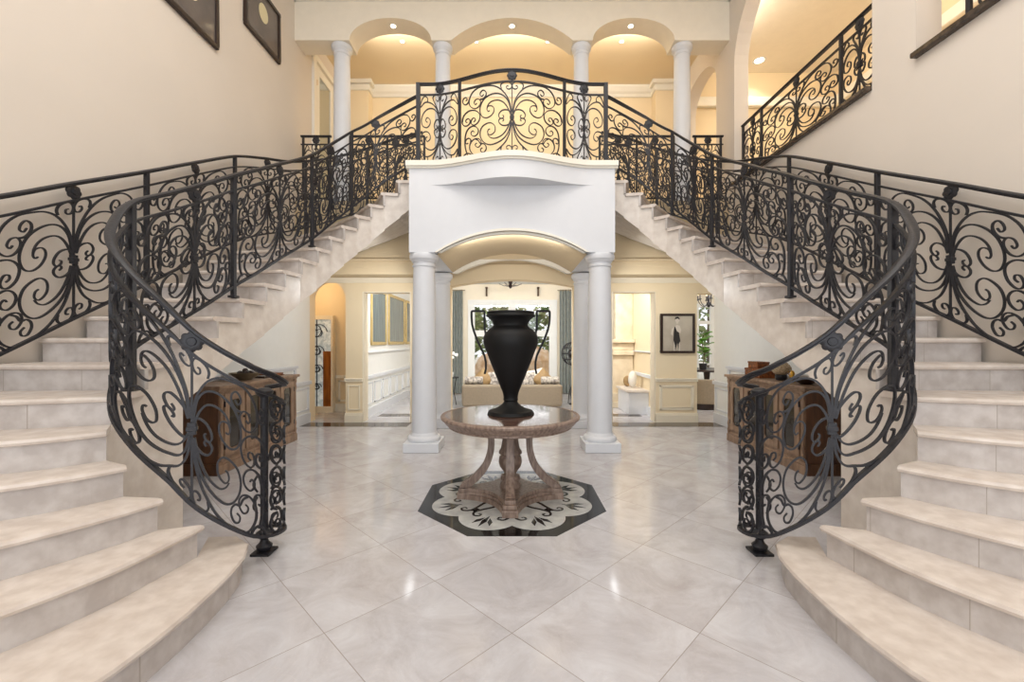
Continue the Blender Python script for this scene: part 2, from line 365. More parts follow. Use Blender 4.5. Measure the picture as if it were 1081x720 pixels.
# mouldings: chair rails, base boards, panel frames on back wall
def panel_frame(m, x0, x1, z0, z1, y, w=.035, t=.018):
    m.box(x0, x1, y - t, y, z0, z0 + w); m.box(x0, x1, y - t, y, z1 - w, z1); m.box(x0, x0 + w, y - t, y, z0, z1); m.box(x1 - w, x1, y - t, y, z0, z1)
m = MB()
for a, b in ((-2.87, -2.58), (-1.74, -1.30), (1.30, 1.72), (2.48, 3.19)):
    m.box(a - .01, b + .01, BY0 - .03, BY0, .70, .735); m.box(a - .01, b + .01, BY0 - .045, BY0, .735, .76); m.box(a - .01, b + .01, BY0 - .025, BY0, 0, .16); m.box(a - .01, b + .01, BY0 - .035, BY0, 0, .13)
panel_frame(m, 2.54, 3.13, .21, .64, BY0); panel_frame(m, 2.58, 3.09, .25, .60, BY0, .012, .01); panel_frame(m, -2.83, -2.62, .21, .64, BY0, .02)
m.box(-3.5, 3.5, 7.40, 7.45, 2.40, 2.48) if False else None
for sx in (1, -1): m.extrude([(7.45, 2.48), (7.45, 2.40), (7.43, 2.40), (7.39, 2.45), (7.37, 2.48)], 'x', *sorted((sx * 1.3, sx * 3.5)))
struct('baseboard_back', m, 'trimcream', bevel=.004)
# white casings of the side openings
m = MB()
for a, b in ((-2.58, -1.74), (1.72, 2.48)):
    m.box(a, a + .02, BY0 - .004, BY1 + .01, 0, 2.25); m.box(b - .02, b, BY0 - .004, BY1 + .01, 0, 2.25); m.box(a + .02, b - .02, BY0 - .004, BY1 + .01, 2.235, 2.25)
struct('trim_9', m, 'trimcream', bevel=.004)
# side wall rails at the lower hall (above and behind the cabinets)
for sx, nm in ((-1, 'baseboard_left'), (1, 'baseboard_right')):
    m = MB(); a = 3.5
    def bx(x0, x1, *r): m.box(*sorted((sx * x0, sx * x1)), *r)
    bx(3.46, 3.5, 4.2, 6.95, .93, .96); bx(3.44, 3.5, 4.2, 6.97, .96, 1.0); bx(3.47, 3.5, 4.2, 7.45, 0, .17)
    bx(3.45, 3.5, 6.9, 7.45, .66, .72); bx(3.47, 3.5, 6.9, 6.97, .72, 1.0); bx(3.475, 3.5, 6.5, 7.4, .22, .25); bx(3.475, 3.5, 6.5, 7.4, .58, .61); bx(3.475, 3.5, 7.36, 7.4, .22, .61)
    struct(nm, m, 'white', bevel=.004)
# niche behind the left arch
m = MB(); m.box(-5.2, -2.87, 8.6, 8.75, 0, 2.72); m.box(-5.2, -5.05, 7.68, 8.6, 0, 2.72); m.box(-2.87, -2.75, 7.68, 8.6, 0, 2.72); m.box(-5.2, -3.5, 7.45, 7.68, 0, 2.72); m.box(-5.2, -2.75, 7.68, 8.75, 2.72, 2.82)
struct('wall_niche', m, 'ochre')
m = MB(); m.box(-3.72, -2.87, 8.57, 8.6, .66, .72); m.box(-3.72, -2.87, 8.57, 8.6, 0, .15); panel_frame(m, -3.45, -3.27, .2, .62, 8.6, .03); panel_frame(m, -3.2, -3.0, .2, .62, 8.6, .03); struct('baseboard_niche', m, 'trim')
lp = [(3.3, 0), (3.3, 1.0), (5.3, 2.05), (6.3, 2.45), (7.45, 2.45), (7.45, 0)]; m = MB(); m.extrude(lp, 'x', -3.5, -3.488); struct('wall_left_daylight_sheet', m, 'wallwhite'); m = MB(); m.extrude(lp, 'x', 3.488, 3.5); struct('wall_right_daylight_sheet', m, 'wallwhite')  # thin added sheets, paler than the walls: daylight painted into their colour
m = MB(); m.extrude(seg_arch(-.955, .955, 2.515, 2.812) + seg_arch(-.955, .955, 2.505, 2.802)[::-1], 'y', 5.53, 6.97); struct('ceiling_vault', m, 'tan', smooth=30)
# living room shell
m = MB(); m.box(-2.78, -2.66, 7.68, 12.0, 0, 3.06); struct('wall_living_left', m, 'wallwhite')
m = MB(); m.box(2.60, 2.74, 7.68, 12.0, 0, 3.06); struct('wall_living_right', m, 'ochre')
m = MB(); m.box(-2.66, 2.60, 7.68, 12.0, 2.92, 3.16); struct('ceiling_living', m, 'wallwhite')
m = MB(); m.box(-2.66, -1.10, 11.6, 11.8, 0, 3.06); m.box(1.12, 2.60, 11.6, 11.8, 0, 3.06); m.box(-1.10, 1.12, 11.6, 11.8, 2.46, 3.06); m.box(-1.10, 1.12, 11.6, 11.8, 0, .42)
struct('wall_living_far', m, 'trimcream')
m = MB()
for x0, x1 in ((-2.66, -2.62), (2.56, 2.60)):
    m.box(x0, x1, 7.7, 11.6, .70, .76); m.box(x0, x1, 7.7, 11.6, 0, .16); m.box(x0, x1, 7.7, 11.6, 1.18, 1.2)
struct('baseboard_living', m, 'white')
# living window
m = MB()
for x0, x1 in ((-1.18, -1.0), (-.10, .10), (1.0, 1.20)): m.box(x0, x1, 11.55, 11.66, .38, 2.5)
for z0, z1 in ((2.36, 2.5), (1.52, 1.68), (.38, .46)): m.box(-1.185, 1.205, 11.56, 11.65, z0, z1 + .003)
w = struct('window_1', m, 'wallwhite')
g = MB(); g.box(-1.02, 1.02, 11.61, 11.62, .44, 2.4); gp = g.build('window_pane', 'glass', w)
# breakfast room shell, behind the right opening
m = MB(); m.box(2.74, 6.5, 12.0, 12.15, 2.42, 3.1); m.box(2.74, 3.6, 12.0, 12.15, 0, 3.1); m.box(3.6, 6.5, 12.0, 12.15, 0, .1); m.box(6.4, 6.5, 7.45, 12.0, 0, 3.1); m.box(3.72, 6.5, 7.45, 7.6, 0, 3.1); struct('wall_breakfast', m, 'header')
m = MB(); m.box(2.74, 6.5, 7.68, 12.15, 3.1, 3.2); struct('ceiling_breakfast', m, 'white')
m = MB()
for x in (3.6, 4.25, 4.9, 5.1, 5.55, 6.0, 6.42): m.box(x - .06, x + .06, 11.93, 12.02, .1, 2.42)
for z in (.2, 1.93, 2.40, 1.25, .75): m.box(3.6, 6.5, 11.94, 12.01, z - .05 * (z in (.2, 1.93, 2.40)) - .015, z + .03)
w = struct('window_2', m, 'wallwhite'); g = MB(); g.box(3.6, 6.45, 11.985, 11.99, .1, 2.42); g.build('window_pane', 'glass', w)

# upper left glazed door
m = MB(); x = -3.5
for y0, y1 in ((7.55, 7.66), (8.42, 8.53)): m.box(x, x + .045, y0, y1, FL2 - .08, 6.45)
m.box(x, x + .05, 7.54, 8.54, 6.37, 6.47)
for y0, y1 in ((7.68, 7.80), (8.28, 8.40)): m.box(x, x + .03, y0, y1, FL2 - .08, 6.33)
m.box(x, x + .027, 7.79, 8.29, 6.18, 6.325); m.box(x, x + .027, 7.79, 8.29, 3.7, 4.0)
d = struct('door_1', m, 'trim', bevel=.006); g = MB(); g.box(x + .005, x + .012, 7.8, 8.28, 4.0, 6.18); g.build('door_pane', 'mirror', d)
h = MB(); h.box(x + .03, x + .04, 7.668, 7.688, 5.95, 6.05); h.box(x + .03, x + .04, 7.668, 7.688, 4.9, 5.0); h.build('door_hinge', 'brass', d)

# ornate iron-and-glass front door in the niche
d = thing('glazed_door', 'tall etched glass door with iron scrolls in amber wood frame seen through the left arch', 'door', (-4.0, 8.5, 0))
m = MB(); m.box(-4.42, -4.30, 8.44, 8.56, 0, 1.9); m.box(-3.54, -3.50, 8.44, 8.56, 0, 1.9); m.box(-4.30, -3.54, 8.44, 8.56, 0, .12); m.box(-4.30, -3.54, 8.44, 8.56, 1.82, 1.9); m.build('door_frame', 'trimcream', d)
m = MB(); m.box(-4.30, -3.70, 8.47, 8.53, .12, 1.82); m.box(-3.70, -3.54, 8.47, 8.53, 1.2, 1.82); m.build('glass_panel', 'etched', d)
m = MB(); m.box(-3.70, -3.54, 8.46, 8.54, .12, 1.2); m.build('wood_panel', 'amber', d)
m = MB()
for zc, rr in ((1.58, .17), (1.2, .12), (.85, .1), (.5, .08)):
    for s_ in (1, -1):
        pts = [(-3.82 + s_ * (rr * .2 + rr * (1 - t / 26) * cos(t * .42)), 8.45, zc + rr * (1 - t / 26) * sin(t * .42)) for t in range(22)]
        m.sweep(pts, .008, .006)
m.sweep([(-3.82, 8.45, .12), (-3.82, 8.45, 1.82)], .008, .006); m.build('iron_scrollwork', 'iron', d)

# ------------------------------------------------------------------ scroll panel pattern (right half), digitised: x 42..450, y 100..640
PAT = {
 'heart': [[(54, 345), (62, 322), (85, 312), (115, 316), (136, 336), (140, 358), (125, 375), (106, 370), (103, 358), (113, 352)],
           [(54, 398), (62, 420), (85, 430), (115, 427), (136, 408), (140, 388), (125, 375), (106, 380), (103, 390), (113, 396)]],
 'main': [[(50, 340), (62, 270), (85, 225), (120, 195), (165, 182), (215, 188), (258, 212), (284, 255), (288, 300), (270, 340), (235, 356), (200, 345), (178, 318), (178, 290), (195, 272), (222, 270), (232, 290), (224, 308), (210, 306)],
          [(54, 345), (75, 295), (105, 255), (140, 236), (180, 234), (210, 246), (228, 268), (232, 292)],
          [(50, 398), (62, 460), (85, 508), (120, 540), (165, 560), (210, 564), (250, 545), (280, 505), (288, 460), (272, 420), (235, 400), (200, 400), (172, 425), (168, 460), (182, 482), (208, 490), (226, 472), (222, 450), (208, 444)],
          [(54, 395), (75, 450), (105, 492), (140, 514), (180, 520), (210, 505), (227, 482)]],
 'outer': [[(47, 330), (60, 255), (90, 195), (130, 150), (180, 122), (235, 112), (300, 112), (350, 138), (378, 185), (375, 232), (345, 262), (312, 265), (288, 245), (284, 220), (300, 200), (325, 200), (338, 220), (328, 236), (315, 228)],
           [(288, 205), (262, 205), (240, 185), (240, 158), (262, 140), (282, 150), (288, 170), (272, 184), (258, 172)],
           [(438, 345), (430, 310), (405, 285), (370, 274), (330, 282), (300, 305), (288, 335), (300, 372), (330, 392), (355, 385), (364, 362), (350, 338), (330, 342), (328, 358), (342, 366)],
           [(437, 325), (440, 355), (425, 380), (400, 386), (375, 372), (372, 348), (388, 333), (408, 340), (408, 356), (396, 358)],
           [(47, 410), (58, 480), (85, 545), (125, 590), (170, 622), (240, 640), (310, 638), (352, 610), (375, 570), (370, 528), (340, 502), (305, 502), (282, 522), (280, 548), (300, 568), (322, 560), (328, 542), (314, 534)],
           [(330, 500), (300, 520), (284, 545), (262, 548), (242, 566), (238, 592), (255, 614), (278, 608), (284, 588), (268, 578)],
           [(395, 610), (412, 560), (416, 500), (408, 445), (385, 410), (350, 398), (318, 412), (302, 440), (310, 466), (335, 478), (358, 466), (364, 446), (348, 434), (338, 446)],
           [(368, 528), (366, 500), (382, 486), (402, 490), (412, 508), (402, 526), (388, 520)]],
 'corner': [[(380, 188), (388, 208), (408, 220), (430, 208), (436, 186), (425, 168), (405, 166), (398, 182), (410, 190)],
            [(345, 636), (365, 612), (395, 600), (420, 610), (432, 632), (422, 648), (404, 644), (404, 630)]],
 'cap': [[(120, 150), (126, 128), (115, 110), (85, 102), (58, 108), (44, 130), (50, 152), (68, 158), (82, 148), (80, 134), (68, 134)],
         [(120, 590), (124, 612), (112, 630), (85, 640), (58, 634), (45, 612), (50, 590), (68, 582), (82, 592), (80, 606), (68, 608)]],
}
NARROW = [[(48, 345), (70, 305), (110, 300), (150, 330), (150, 365), (115, 375), (95, 355), (115, 345)],
          [(48, 398), (70, 435), (110, 440), (150, 412), (150, 385), (115, 375), (95, 392), (115, 400)],
          [(50, 340), (80, 260), (160, 215), (260, 210), (350, 240), (400, 295), (380, 345), (300, 360), (240, 335), (235, 300), (290, 280), (320, 305), (285, 318)],
          [(50, 400), (80, 480), (160, 530), (260, 535), (350, 505), (400, 450), (380, 405), (300, 392), (240, 415), (235, 450), (290, 470), (320, 445), (285, 432)],
          [(48, 330), (90, 230), (200, 170), (330, 160), (420, 200), (400, 150), (340, 110), (280, 130), (290, 155)],
          [(48, 410), (90, 510), (200, 575), (330, 590), (420, 550), (400, 600), (340, 635), (280, 615), (290, 590)],
          [(60, 250), (130, 180), (180, 130), (150, 105), (90, 105), (60, 130), (85, 155), (115, 140)],
          [(60, 490), (130, 560), (180, 610), (150, 638), (90, 638), (60, 615), (85, 590), (115, 602)]]
def pattern(narrow=False, lite=False):
    cur = []
    src = NARROW if narrow else PAT['heart'] + PAT['main'] + PAT['outer'] + PAT['corner'] + PAT['cap']
    for c in src:
        pts = catmull([((x - 42) / 408, (640 - y) / 540) for x, y in c], 4)
        cur.append(pts); cur.append([(-a, b) for a, b in pts])
    cur.append([(0, 0), (0, .25), (0, .5), (0, .75), (0, 1)])
    return cur
PW = pattern(); PN = pattern(True)

class Rail:
    """a wrought iron railing following control points (x, y, z of the pitch line)"""
    def __init__(s, root, pts, ob, ot, sx=1, gap=.135, n=12):
        s.root = root; s.sx = sx; s.ob = ob; s.ot = ot; s.gap = gap; s.n = n
        s.P = catmull(pts, n); s.k = len(pts)
        s.S = [0]
        for a, b in zip(s.P, s.P[1:]): s.S.append(s.S[-1] + sqrt((a[0] - b[0]) ** 2 + (a[1] - b[1]) ** 2))
    def s_of(s, t):
        q = t * s.n; i = min(int(q), len(s.P) - 2); f = q - i
        return s.S[i] * (1 - f) + s.S[i + 1] * f
    def at(s, L):
        L = min(max(L, 0), s.S[-1]); lo = 0; hi = len(s.S) - 1
        while hi - lo > 1:
            md = (lo + hi) // 2
            if s.S[md] <= L: lo = md
            else: hi = md
        d = s.S[hi] - s.S[lo]; f = (L - s.S[lo]) / d if d > 1e-9 else 0
        a, b = s.P[lo], s.P[hi]; p = [a[q] * (1 - f) + b[q] * f for q in range(3)]
        tx, ty = b[0] - a[0], b[1] - a[1]; l = sqrt(tx * tx + ty * ty) or 1
        return p, (ty / l, -tx / l, 0), (lo + f) / s.n
    def O(s, which, u): 
        o = s.ob if which == 'b' else s.ot
        return o(u) if callable(o) else o
    def line(s, off, L0=None, L1=None, step=.04):
        L0 = 0 if L0 is None else L0; L1 = s.S[-1] if L1 is None else L1
        n = max(2, int((L1 - L0) / step)); pts = []; nr = []
        for i in range(n + 1):
            p, nn, u = s.at(L0 + (L1 - L0) * i / n); pts.append((p[0], p[1], p[2] + off(u))); nr.append(nn)
        return pts, nr
    def bars(s):
        p, n = s.line(lambda u: s.O('t', u)); m = MB(); m.sweep(p, .014, .028, n, sides=8); m.sweep([(a, b, c - .012) for a, b, c in p], .008, .016, n)
        m.build('handrail', 'iron', s.root, s.sx, smooth=40)
        p, n = s.line(lambda u: s.O('t', u) - s.gap); m = MB(); m.sweep(p, .008, .012, n); m.build('top_bar', 'iron', s.root, s.sx)
        p, n = s.line(lambda u: s.O('b', u)); m = MB(); m.sweep(p, .010, .014, n); m.build('bottom_bar', 'iron', s.root, s.sx)
    def panel(s, ta, tc, tb, narrow=False, w=.0055, rosette=True):
        La, Lc, Lb = s.s_of(ta), s.s_of(tc), s.s_of(tb); m = MB()
        def mp(u, v):
            L = Lc + (Lb - Lc) * u if u > 0 else Lc + (Lc - La) * u
            p, nn, t = s.at(L); zb = p[2] + s.O('b', t); zt = p[2] + s.O('t', t) - s.gap
            return (p[0], p[1], zb + (zt - zb) * v), nn
        for c in (PN if narrow else PW):
            q = [mp(u * .97, min(max(v, 0), 1)) for u, v in c]; k = len(q)
            tp = [1.15 - .35 * (i / k) for i in range(k)] if k > 5 else None
            m.sweep([a for a, b in q], w, .007, [b for a, b in q], taper=tp)
        m.build('scrollwork_panel', 'iron', s.root, s.sx)
        a, nn = mp(0, .5); m = MB(); pts = [(a[0], a[1], a[2] - .035), (a[0], a[1], a[2] + .035)]
        m.sweep(pts, .022, .016, [nn, nn]); m.sweep([(a[0], a[1], a[2] - .012), (a[0], a[1], a[2] + .012)], .027, .02, [nn, nn]); m.build('collar', 'iron', s.root, s.sx, bevel=.003)
        if rosette:
            a, nn = mp(0, 1); r = min(.062, s.gap * .46); cz = a[2] + s.gap / 2; tt = (-nn[1], nn[0]); m = MB()
            n = 32; rings = ((0, .022), (.35, .02), (.4, .012), (.75, .014), (1, .004))
            for sg in (1, -1):
                vs = []; fs = []
                for (rr, dd) in rings:
                    for i in range(n):
                        an = 2 * pi * i / n; q = r * rr * (1 if rr < .7 else .86 + .14 * abs(cos(an * 4)))
                        vs.append((a[0] + tt[0] * q * cos(an) + nn[0] * dd * sg, a[1] + tt[1] * q * cos(an) + nn[1] * dd * sg, cz + q * sin(an)))
                for k in range(len(rings) - 1):
                    for i in range(n): fs.append((k * n + i, k * n + (i + 1) % n, (k + 1) * n + (i + 1) % n, (k + 1) * n + i))
                m.add(vs, fs)
            m.build('rosette', 'iron', s.root, s.sx, smooth=50)
    def stack(s, ta, tb, w=.0055):
        """column of small alternating C and S scrolls wrapped round the newel"""
        La, Lb = s.s_of(ta), s.s_of(tb); m = MB()
        def mp(u, v):
            p, nn, t = s.at(La + (Lb - La) * u); zb = p[2] + s.O('b', t); zt = p[2] + s.O('t', t) - s.gap
            return (p[0], p[1], zb + (zt - zb) * v), nn
        cols = 3; wd = Lb - La; Hh = .85
        for c in range(cols):
            uc = (c + .5) / cols; ru = .5 / cols
            for k in range(6):
                vc = (k + .5) / 6; sg = 1 if (k + c) % 2 else -1; pts = []
                for q in range(30):
                    a = -pi / 2 * sg + sg * q * .30; f = 1 - q / 34; pts.append((uc + ru * .95 * f * cos(a) * (-1 if c % 2 else 1), vc + sg * .01 + (1 / 12) * f * sin(a)))
                P = [mp(min(max(a, 0), 1), min(max(b, 0), 1)) for a, b in pts]; m.sweep([a for a, b in P], w, .007, [b for a, b in P], taper=[1.1 - .4 * q / 30 for q in range(30)])
        m.build('newel_scrollwork', 'iron', s.root, s.sx)
    def post(s, t, z0, h=.0165, extra=0):
        p, nn, u = s.at(s.s_of(t)); m = MB(); m.sweep([(p[0], p[1], z0), (p[0], p[1], p[2] + s.O('t', u) + extra)], h, h, [nn, nn])
        m.sweep([(p[0], p[1], z0), (p[0], p[1], z0 + .02)], h * 1.8, h * 1.8, [nn, nn]); m.build('post', 'iron', s.root, s.sx, bevel=.003)

# ------------------------------------------------------------------ staircases
NL = {
 1: [(1.90, 2.71), (1.76, 2.725), (1.645, 2.68), (1.555, 2.55), (1.505, 2.38), (1.475, 2.15), (1.465, 1.85), (1.50, 1.55), (1.66, 1.1), (2.0, .6), (2.6, .25), (3.46, .0)],
 2: [(1.75, 2.46), (1.79, 2.2), (1.84, 1.96), (1.98, 1.66), (2.25, 1.25), (2.8, .9), (3.46, .6)],
 3: [(1.92, 2.38), (2.02, 2.14), (2.22, 1.84), (2.6, 1.45), (3.46, 1.02)],
 4: [(2.13, 2.39), (2.43, 2.06), (3.46, 1.45)],
 5: [(2.31, 2.46), (2.6, 2.21), (3.46, 1.87)],
 6: [(2.44, 2.60), (2.94, 2.44), (3.46, 2.32)],
 7: [(2.50, 2.90), (2.80, 2.88), (3.46, 2.84)],
 8: [(2.46, 3.20), (3.46, 3.15)], 9: [(2.42, 3.50), (3.46, 3.48)], 10: [(2.40, 3.80), (3.46, 3.81)], 11: [(2.37, 4.12), (3.46, 4.14)],
 12: [(2.35, 4.43), (3.46, 4.50)], 13: [(2.33, 4.73), (3.46, 4.88)], 14: [(2.28, 5.00), (3.46, 5.26)], 15: [(2.21, 5.20), (3.46, 5.72)],
 16: [(2.13, 5.38), (3.44, 6.25)], 17: [(2.02, 5.53), (3.2, 6.7)], 18: [(1.89, 5.66), (2.8, 6.88)], 19: [(1.75, 5.75), (2.36, 6.93)], 20: [(1.56, 5.79), (1.90, 6.93)], 21: [(1.36, 5.80), (1.44, 6.93)]}
def resample(P, m):
    S = [0]
    for a, b in zip(P, P[1:]): S.append(S[-1] + sqrt((a[0] - b[0]) ** 2 + (a[1] - b[1]) ** 2))
    out = []
    for i in range(m):
        L = S[-1] * i / (m - 1); k = 0
        while k < len(P) - 2 and S[k + 1] < L: k += 1
        f = (L - S[k]) / ((S[k + 1] - S[k]) or 1); out.append((P[k][0] * (1 - f) + P[k + 1][0] * f, P[k][1] * (1 - f) + P[k + 1][1] * f))
    return out
MM = 25
LN = {k: resample(catmull(P, 8) if len(P) > 3 else (catmull(P, 8) if len(P) == 3 else P), MM) for k, P in NL.items()}
def offs(k, d):   # nosing line shifted towards the next step by d
    A = LN[k]; B = LN[min(k + 1, 21)]; out = []
    for i in range(MM):
        if k < 21:
            dx, dy = B[i][0] - A[i][0], B[i][1] - A[i][1]
            if k == 1:
                j0, j1 = max(i - 1, 0), min(i + 1, MM - 1); tx, ty = A[j1][0] - A[j0][0], A[j1][1] - A[j0][1]; dx, dy = -ty, tx
        else: dx, dy = A[i][0] - LN[20][i][0], A[i][1] - LN[20][i][1]
        l = sqrt(dx * dx + dy * dy) or 1; out.append((A[i][0] + dx / l * d, A[i][1] + dy / l * d))
    return out
def stone_block_mat(name, base):
    m = base.copy(); m.name = name; return m
SOF = .50
def staircase(sx, side):
    root = thing('staircase', 'curved limestone staircase rising along the %s wall to the balcony' % side, 'staircase', (sx * 3.0, 3.5, 0))
    for k in range(1, 21):
        A = offs(k, 0); B = offs(k + 1, .035); z = k * R_; m = MB(); vs = []
        # extend the inner end a little to make the side lip
        for i in range(MM):
            a, b = A[i], B[i]
            if k == 1:
                b = offs(2, .035)[i]
            dx, dy = b[0] - a[0], b[1] - a[1]; l = sqrt(dx * dx + dy * dy) or 1; dx /= l; dy /= l
            prof = [(b[0], b[1], z - .04), (a[0] + dx * .03, a[1] + dy * .03, z - .04), (a[0] + dx * .006, a[1] + dy * .006, z - .034), (a[0], a[1], z - .02), (a[0] + dx * .006, a[1] + dy * .006, z - .006), (a[0] + dx * .02, a[1] + dy * .02, z), (b[0], b[1], z)]
            vs += prof
        fs = []
        for i in range(MM - 1):
            for q in range(7): fs.append((i * 7 + q, i * 7 + (q + 1) % 7, (i + 1) * 7 + (q + 1) % 7, (i + 1) * 7 + q))
        fs.append(tuple(range(7))); fs.append(tuple((MM - 1) * 7 + q for q in reversed(range(7))))
        m.add(vs, fs); m.build('tread', 'tread', root, sx, smooth=35)
    for k in range(1, 22):
        A = offs(k, .035); z0, z1 = (k - 1) * R_, k * R_ - .04; m = MB()
        if k == 21: z1 = 21 * R_ - .075
        B = offs(k, .06); vs = []
        for i in range(MM):
            vs += [(*A[i], z0), (*A[i], z1), (*B[i], z1), (*B[i], z0)]
        fs = [(i * 4 + q, i * 4 + (q + 1) % 4, i * 4 + 4 + (q + 1) % 4, i * 4 + 4 + q) for i in range(MM - 1) for q in range(4)] + [(0, 1, 2, 3), tuple((MM - 1) * 4 + q for q in (3, 2, 1, 0))]
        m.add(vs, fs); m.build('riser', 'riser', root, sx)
    # stringer: inner side face, soffit, closure
    m = MB()
    def inn(k, d=.035): 
        A = offs(k, d); a, b = A[0], A[2]; l = sqrt((a[0] - b[0]) ** 2 + (a[1] - b[1]) ** 2); e = .03
        return (a[0] + (b[0] - a[0]) / l * e, a[1] + (b[1] - a[1]) / l * e)
    def sof(k): return 0 if k <= 7 else k * R_ - SOF
    for k in range(1, 21):
        if k == 1: continue
        a = inn(k, .04); b = inn(k + 1, .06); zt = k * R_ - .04
        z0, z1 = (sof(k), sof(k + 1)) if k > 7 else (0, 0)
        if k == 7: z0 = z1 = 0
        a2 = (offs(k, .04)[4]); b2 = (offs(k + 1, .06)[4])
        m.add([(*a, z0), (*b, z1), (*b, zt), (*a, zt), (*a2, z0), (*b2, z1), (*b2, zt), (*a2, zt)], [(0, 1, 2, 3), (0, 3, 7, 4), (1, 5, 6, 2), (4, 7, 6, 5)])
    # soffit strips and closing wall
    for k in range(8, 21):
        A = offs(k, .04); B = offs(k + 1, .06 if k < 20 else .03); A = [inn(k, .04)] + A[1:]; B = [inn(k + 1, .06)] + B[1:]
        vs = [(*p, sof(k)) for p in A] + [(*p, sof(k + 1)) for p in B]
        m.add(vs, [(i, i + 1, MM + i + 1, MM + i) for i in range(MM - 1)])
    A = offs(8, .04); A[0] = inn(8, .04); m.add([(*p, 0) for p in A] + [(*p, sof(8) + .3) for p in A], [(i, i + 1, MM + i + 1, MM + i) for i in range(MM - 1)])
    m.build('stringer', 'stone', root, sx)
    return root
def block_material():
    """limestone with thin vertical joints, by object position"""
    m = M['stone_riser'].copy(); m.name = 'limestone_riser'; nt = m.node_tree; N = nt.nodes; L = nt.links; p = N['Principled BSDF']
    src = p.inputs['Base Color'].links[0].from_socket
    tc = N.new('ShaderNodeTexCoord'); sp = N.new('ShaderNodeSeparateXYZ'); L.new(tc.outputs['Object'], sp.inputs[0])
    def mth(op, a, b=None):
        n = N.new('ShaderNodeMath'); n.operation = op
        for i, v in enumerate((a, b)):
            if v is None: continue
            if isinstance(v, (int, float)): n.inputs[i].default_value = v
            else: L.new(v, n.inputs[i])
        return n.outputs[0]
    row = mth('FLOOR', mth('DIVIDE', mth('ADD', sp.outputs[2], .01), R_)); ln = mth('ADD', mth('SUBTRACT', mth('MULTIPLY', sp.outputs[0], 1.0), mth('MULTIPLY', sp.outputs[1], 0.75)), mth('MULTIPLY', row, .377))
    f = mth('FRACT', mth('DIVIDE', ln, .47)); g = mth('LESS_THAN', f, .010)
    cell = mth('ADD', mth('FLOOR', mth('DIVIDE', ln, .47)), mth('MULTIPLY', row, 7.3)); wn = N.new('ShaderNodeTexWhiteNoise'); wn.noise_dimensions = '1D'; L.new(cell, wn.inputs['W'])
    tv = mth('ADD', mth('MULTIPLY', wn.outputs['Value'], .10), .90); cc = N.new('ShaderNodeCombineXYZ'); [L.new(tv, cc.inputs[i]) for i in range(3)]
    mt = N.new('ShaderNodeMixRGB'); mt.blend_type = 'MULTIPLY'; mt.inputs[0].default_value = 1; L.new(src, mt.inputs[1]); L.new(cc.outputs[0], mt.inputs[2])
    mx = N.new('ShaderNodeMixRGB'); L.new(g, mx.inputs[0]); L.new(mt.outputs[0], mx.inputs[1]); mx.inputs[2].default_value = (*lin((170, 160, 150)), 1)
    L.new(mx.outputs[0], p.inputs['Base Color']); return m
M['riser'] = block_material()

INNER = [(1.72, 3.04, .10), (1.60, 3.00, .12), (1.53, 2.90, .14), (1.53, 2.76, .16), (1.60, 2.62, .19)] + \
        [(1.76 + .04, 2.49, 2 * R_), (1.95, 2.43, 3 * R_), (2.14, 2.43, 4 * R_), (2.32, 2.50, 5 * R_), (2.45, 2.66, 6 * R_ - .01), (2.53, 2.88, 7 * R_)] + \
        [(NL[k][0][0] + .05, NL[k][0][1] + (.0 if k < 13 else .02 + .006 * (k - 12)), k * R_) for k in range(8, 20)] + [(1.57, 5.85, 20 * R_), (1.26, 5.78, 20.8 * R_)]
# control index: 4 -> step 1 side, 5 -> step 2 ... index = step + 3
def inner_rail(sx, side):
    root = thing('stair_railing', 'black wrought iron scroll railing on the inner open side of the %s staircase' % side, 'railing', (sx * 1.64, 2.86, 0))
    def ot(u): 
        return .98 if u < 2 else (.98 + .045 * (u - 2) if u < 4 else (1.07 + .01 * min((u - 4) / 5, 1)) if u < 20 else 1.08 - .10 * (u - 20) / 4)
    def ob(u): return .0 if u < 3 else min(.0 + .035 * (u - 3), .10)
    r = Rail(root, INNER, ob, ot, sx)
    r.bars()
    r.stack(.0, 3.2); r.panel(3.2, 5.2, 8.3, False); r.panel(8.3, 9.2, 9.9, True, rosette=False)
    r.panel(10.05, 11.6, 13, False); r.panel(13, 15.1, 17, False); r.panel(17, 18.4, 20, False); r.panel(20, 21.8, 24, False)
    r.post(9.95, 6 * R_, .022); r.post(13, 10 * R_, .018); r.post(17, 14 * R_); r.post(20, 17 * R_)
    # newel
    m = MB(); m.box(1.64 - .06, 1.64 + .06, 2.86 - .06, 2.86 + .06, 0, .015)
    m.lathe([(.03, .015), (.045, .03), (.05, .05), (.03, .07), (.022, .09), (.05, .115), (.052, .135), (.024, .155), (.024, .60), (.034, .61), (.034, .64), (.024, .65), (.026, 1.03), (.05, 1.05), (.055, 1.07), (.03, 1.09)], 1.64, 2.86, 0, 16)
    for a in range(4):
        for zc in (.33, .47):
            pts = [(1.64 + cos(a * pi / 2 + pi / 4) * (.04 + .022 * sin(t / 9 * pi)), 2.86 + sin(a * pi / 2 + pi / 4) * (.04 + .022 * sin(t / 9 * pi)), zc - .06 + .012 * t) for t in range(10)]
            m.sweep(pts, .006, .006)
    m.build('newel_post', 'iron', root, sx, smooth=40)
    return root
OUT = [(3.40, 1.55, 4.1 * R_), (3.40, 2.1, 5.45 * R_), (3.40, 2.72, 1.21), (3.40, 3.35, 1.545), (3.40, 4.02, 1.90), (3.40, 4.64, 2.24), (3.40, 5.30, 2.59), (3.36, 5.8, 2.80), (3.2, 6.3, 2.98), (2.88, 6.68, 3.2), (2.4, 6.85, 3.42), (1.9, 6.86, 3.6), (1.42, 6.86, 3.72)]
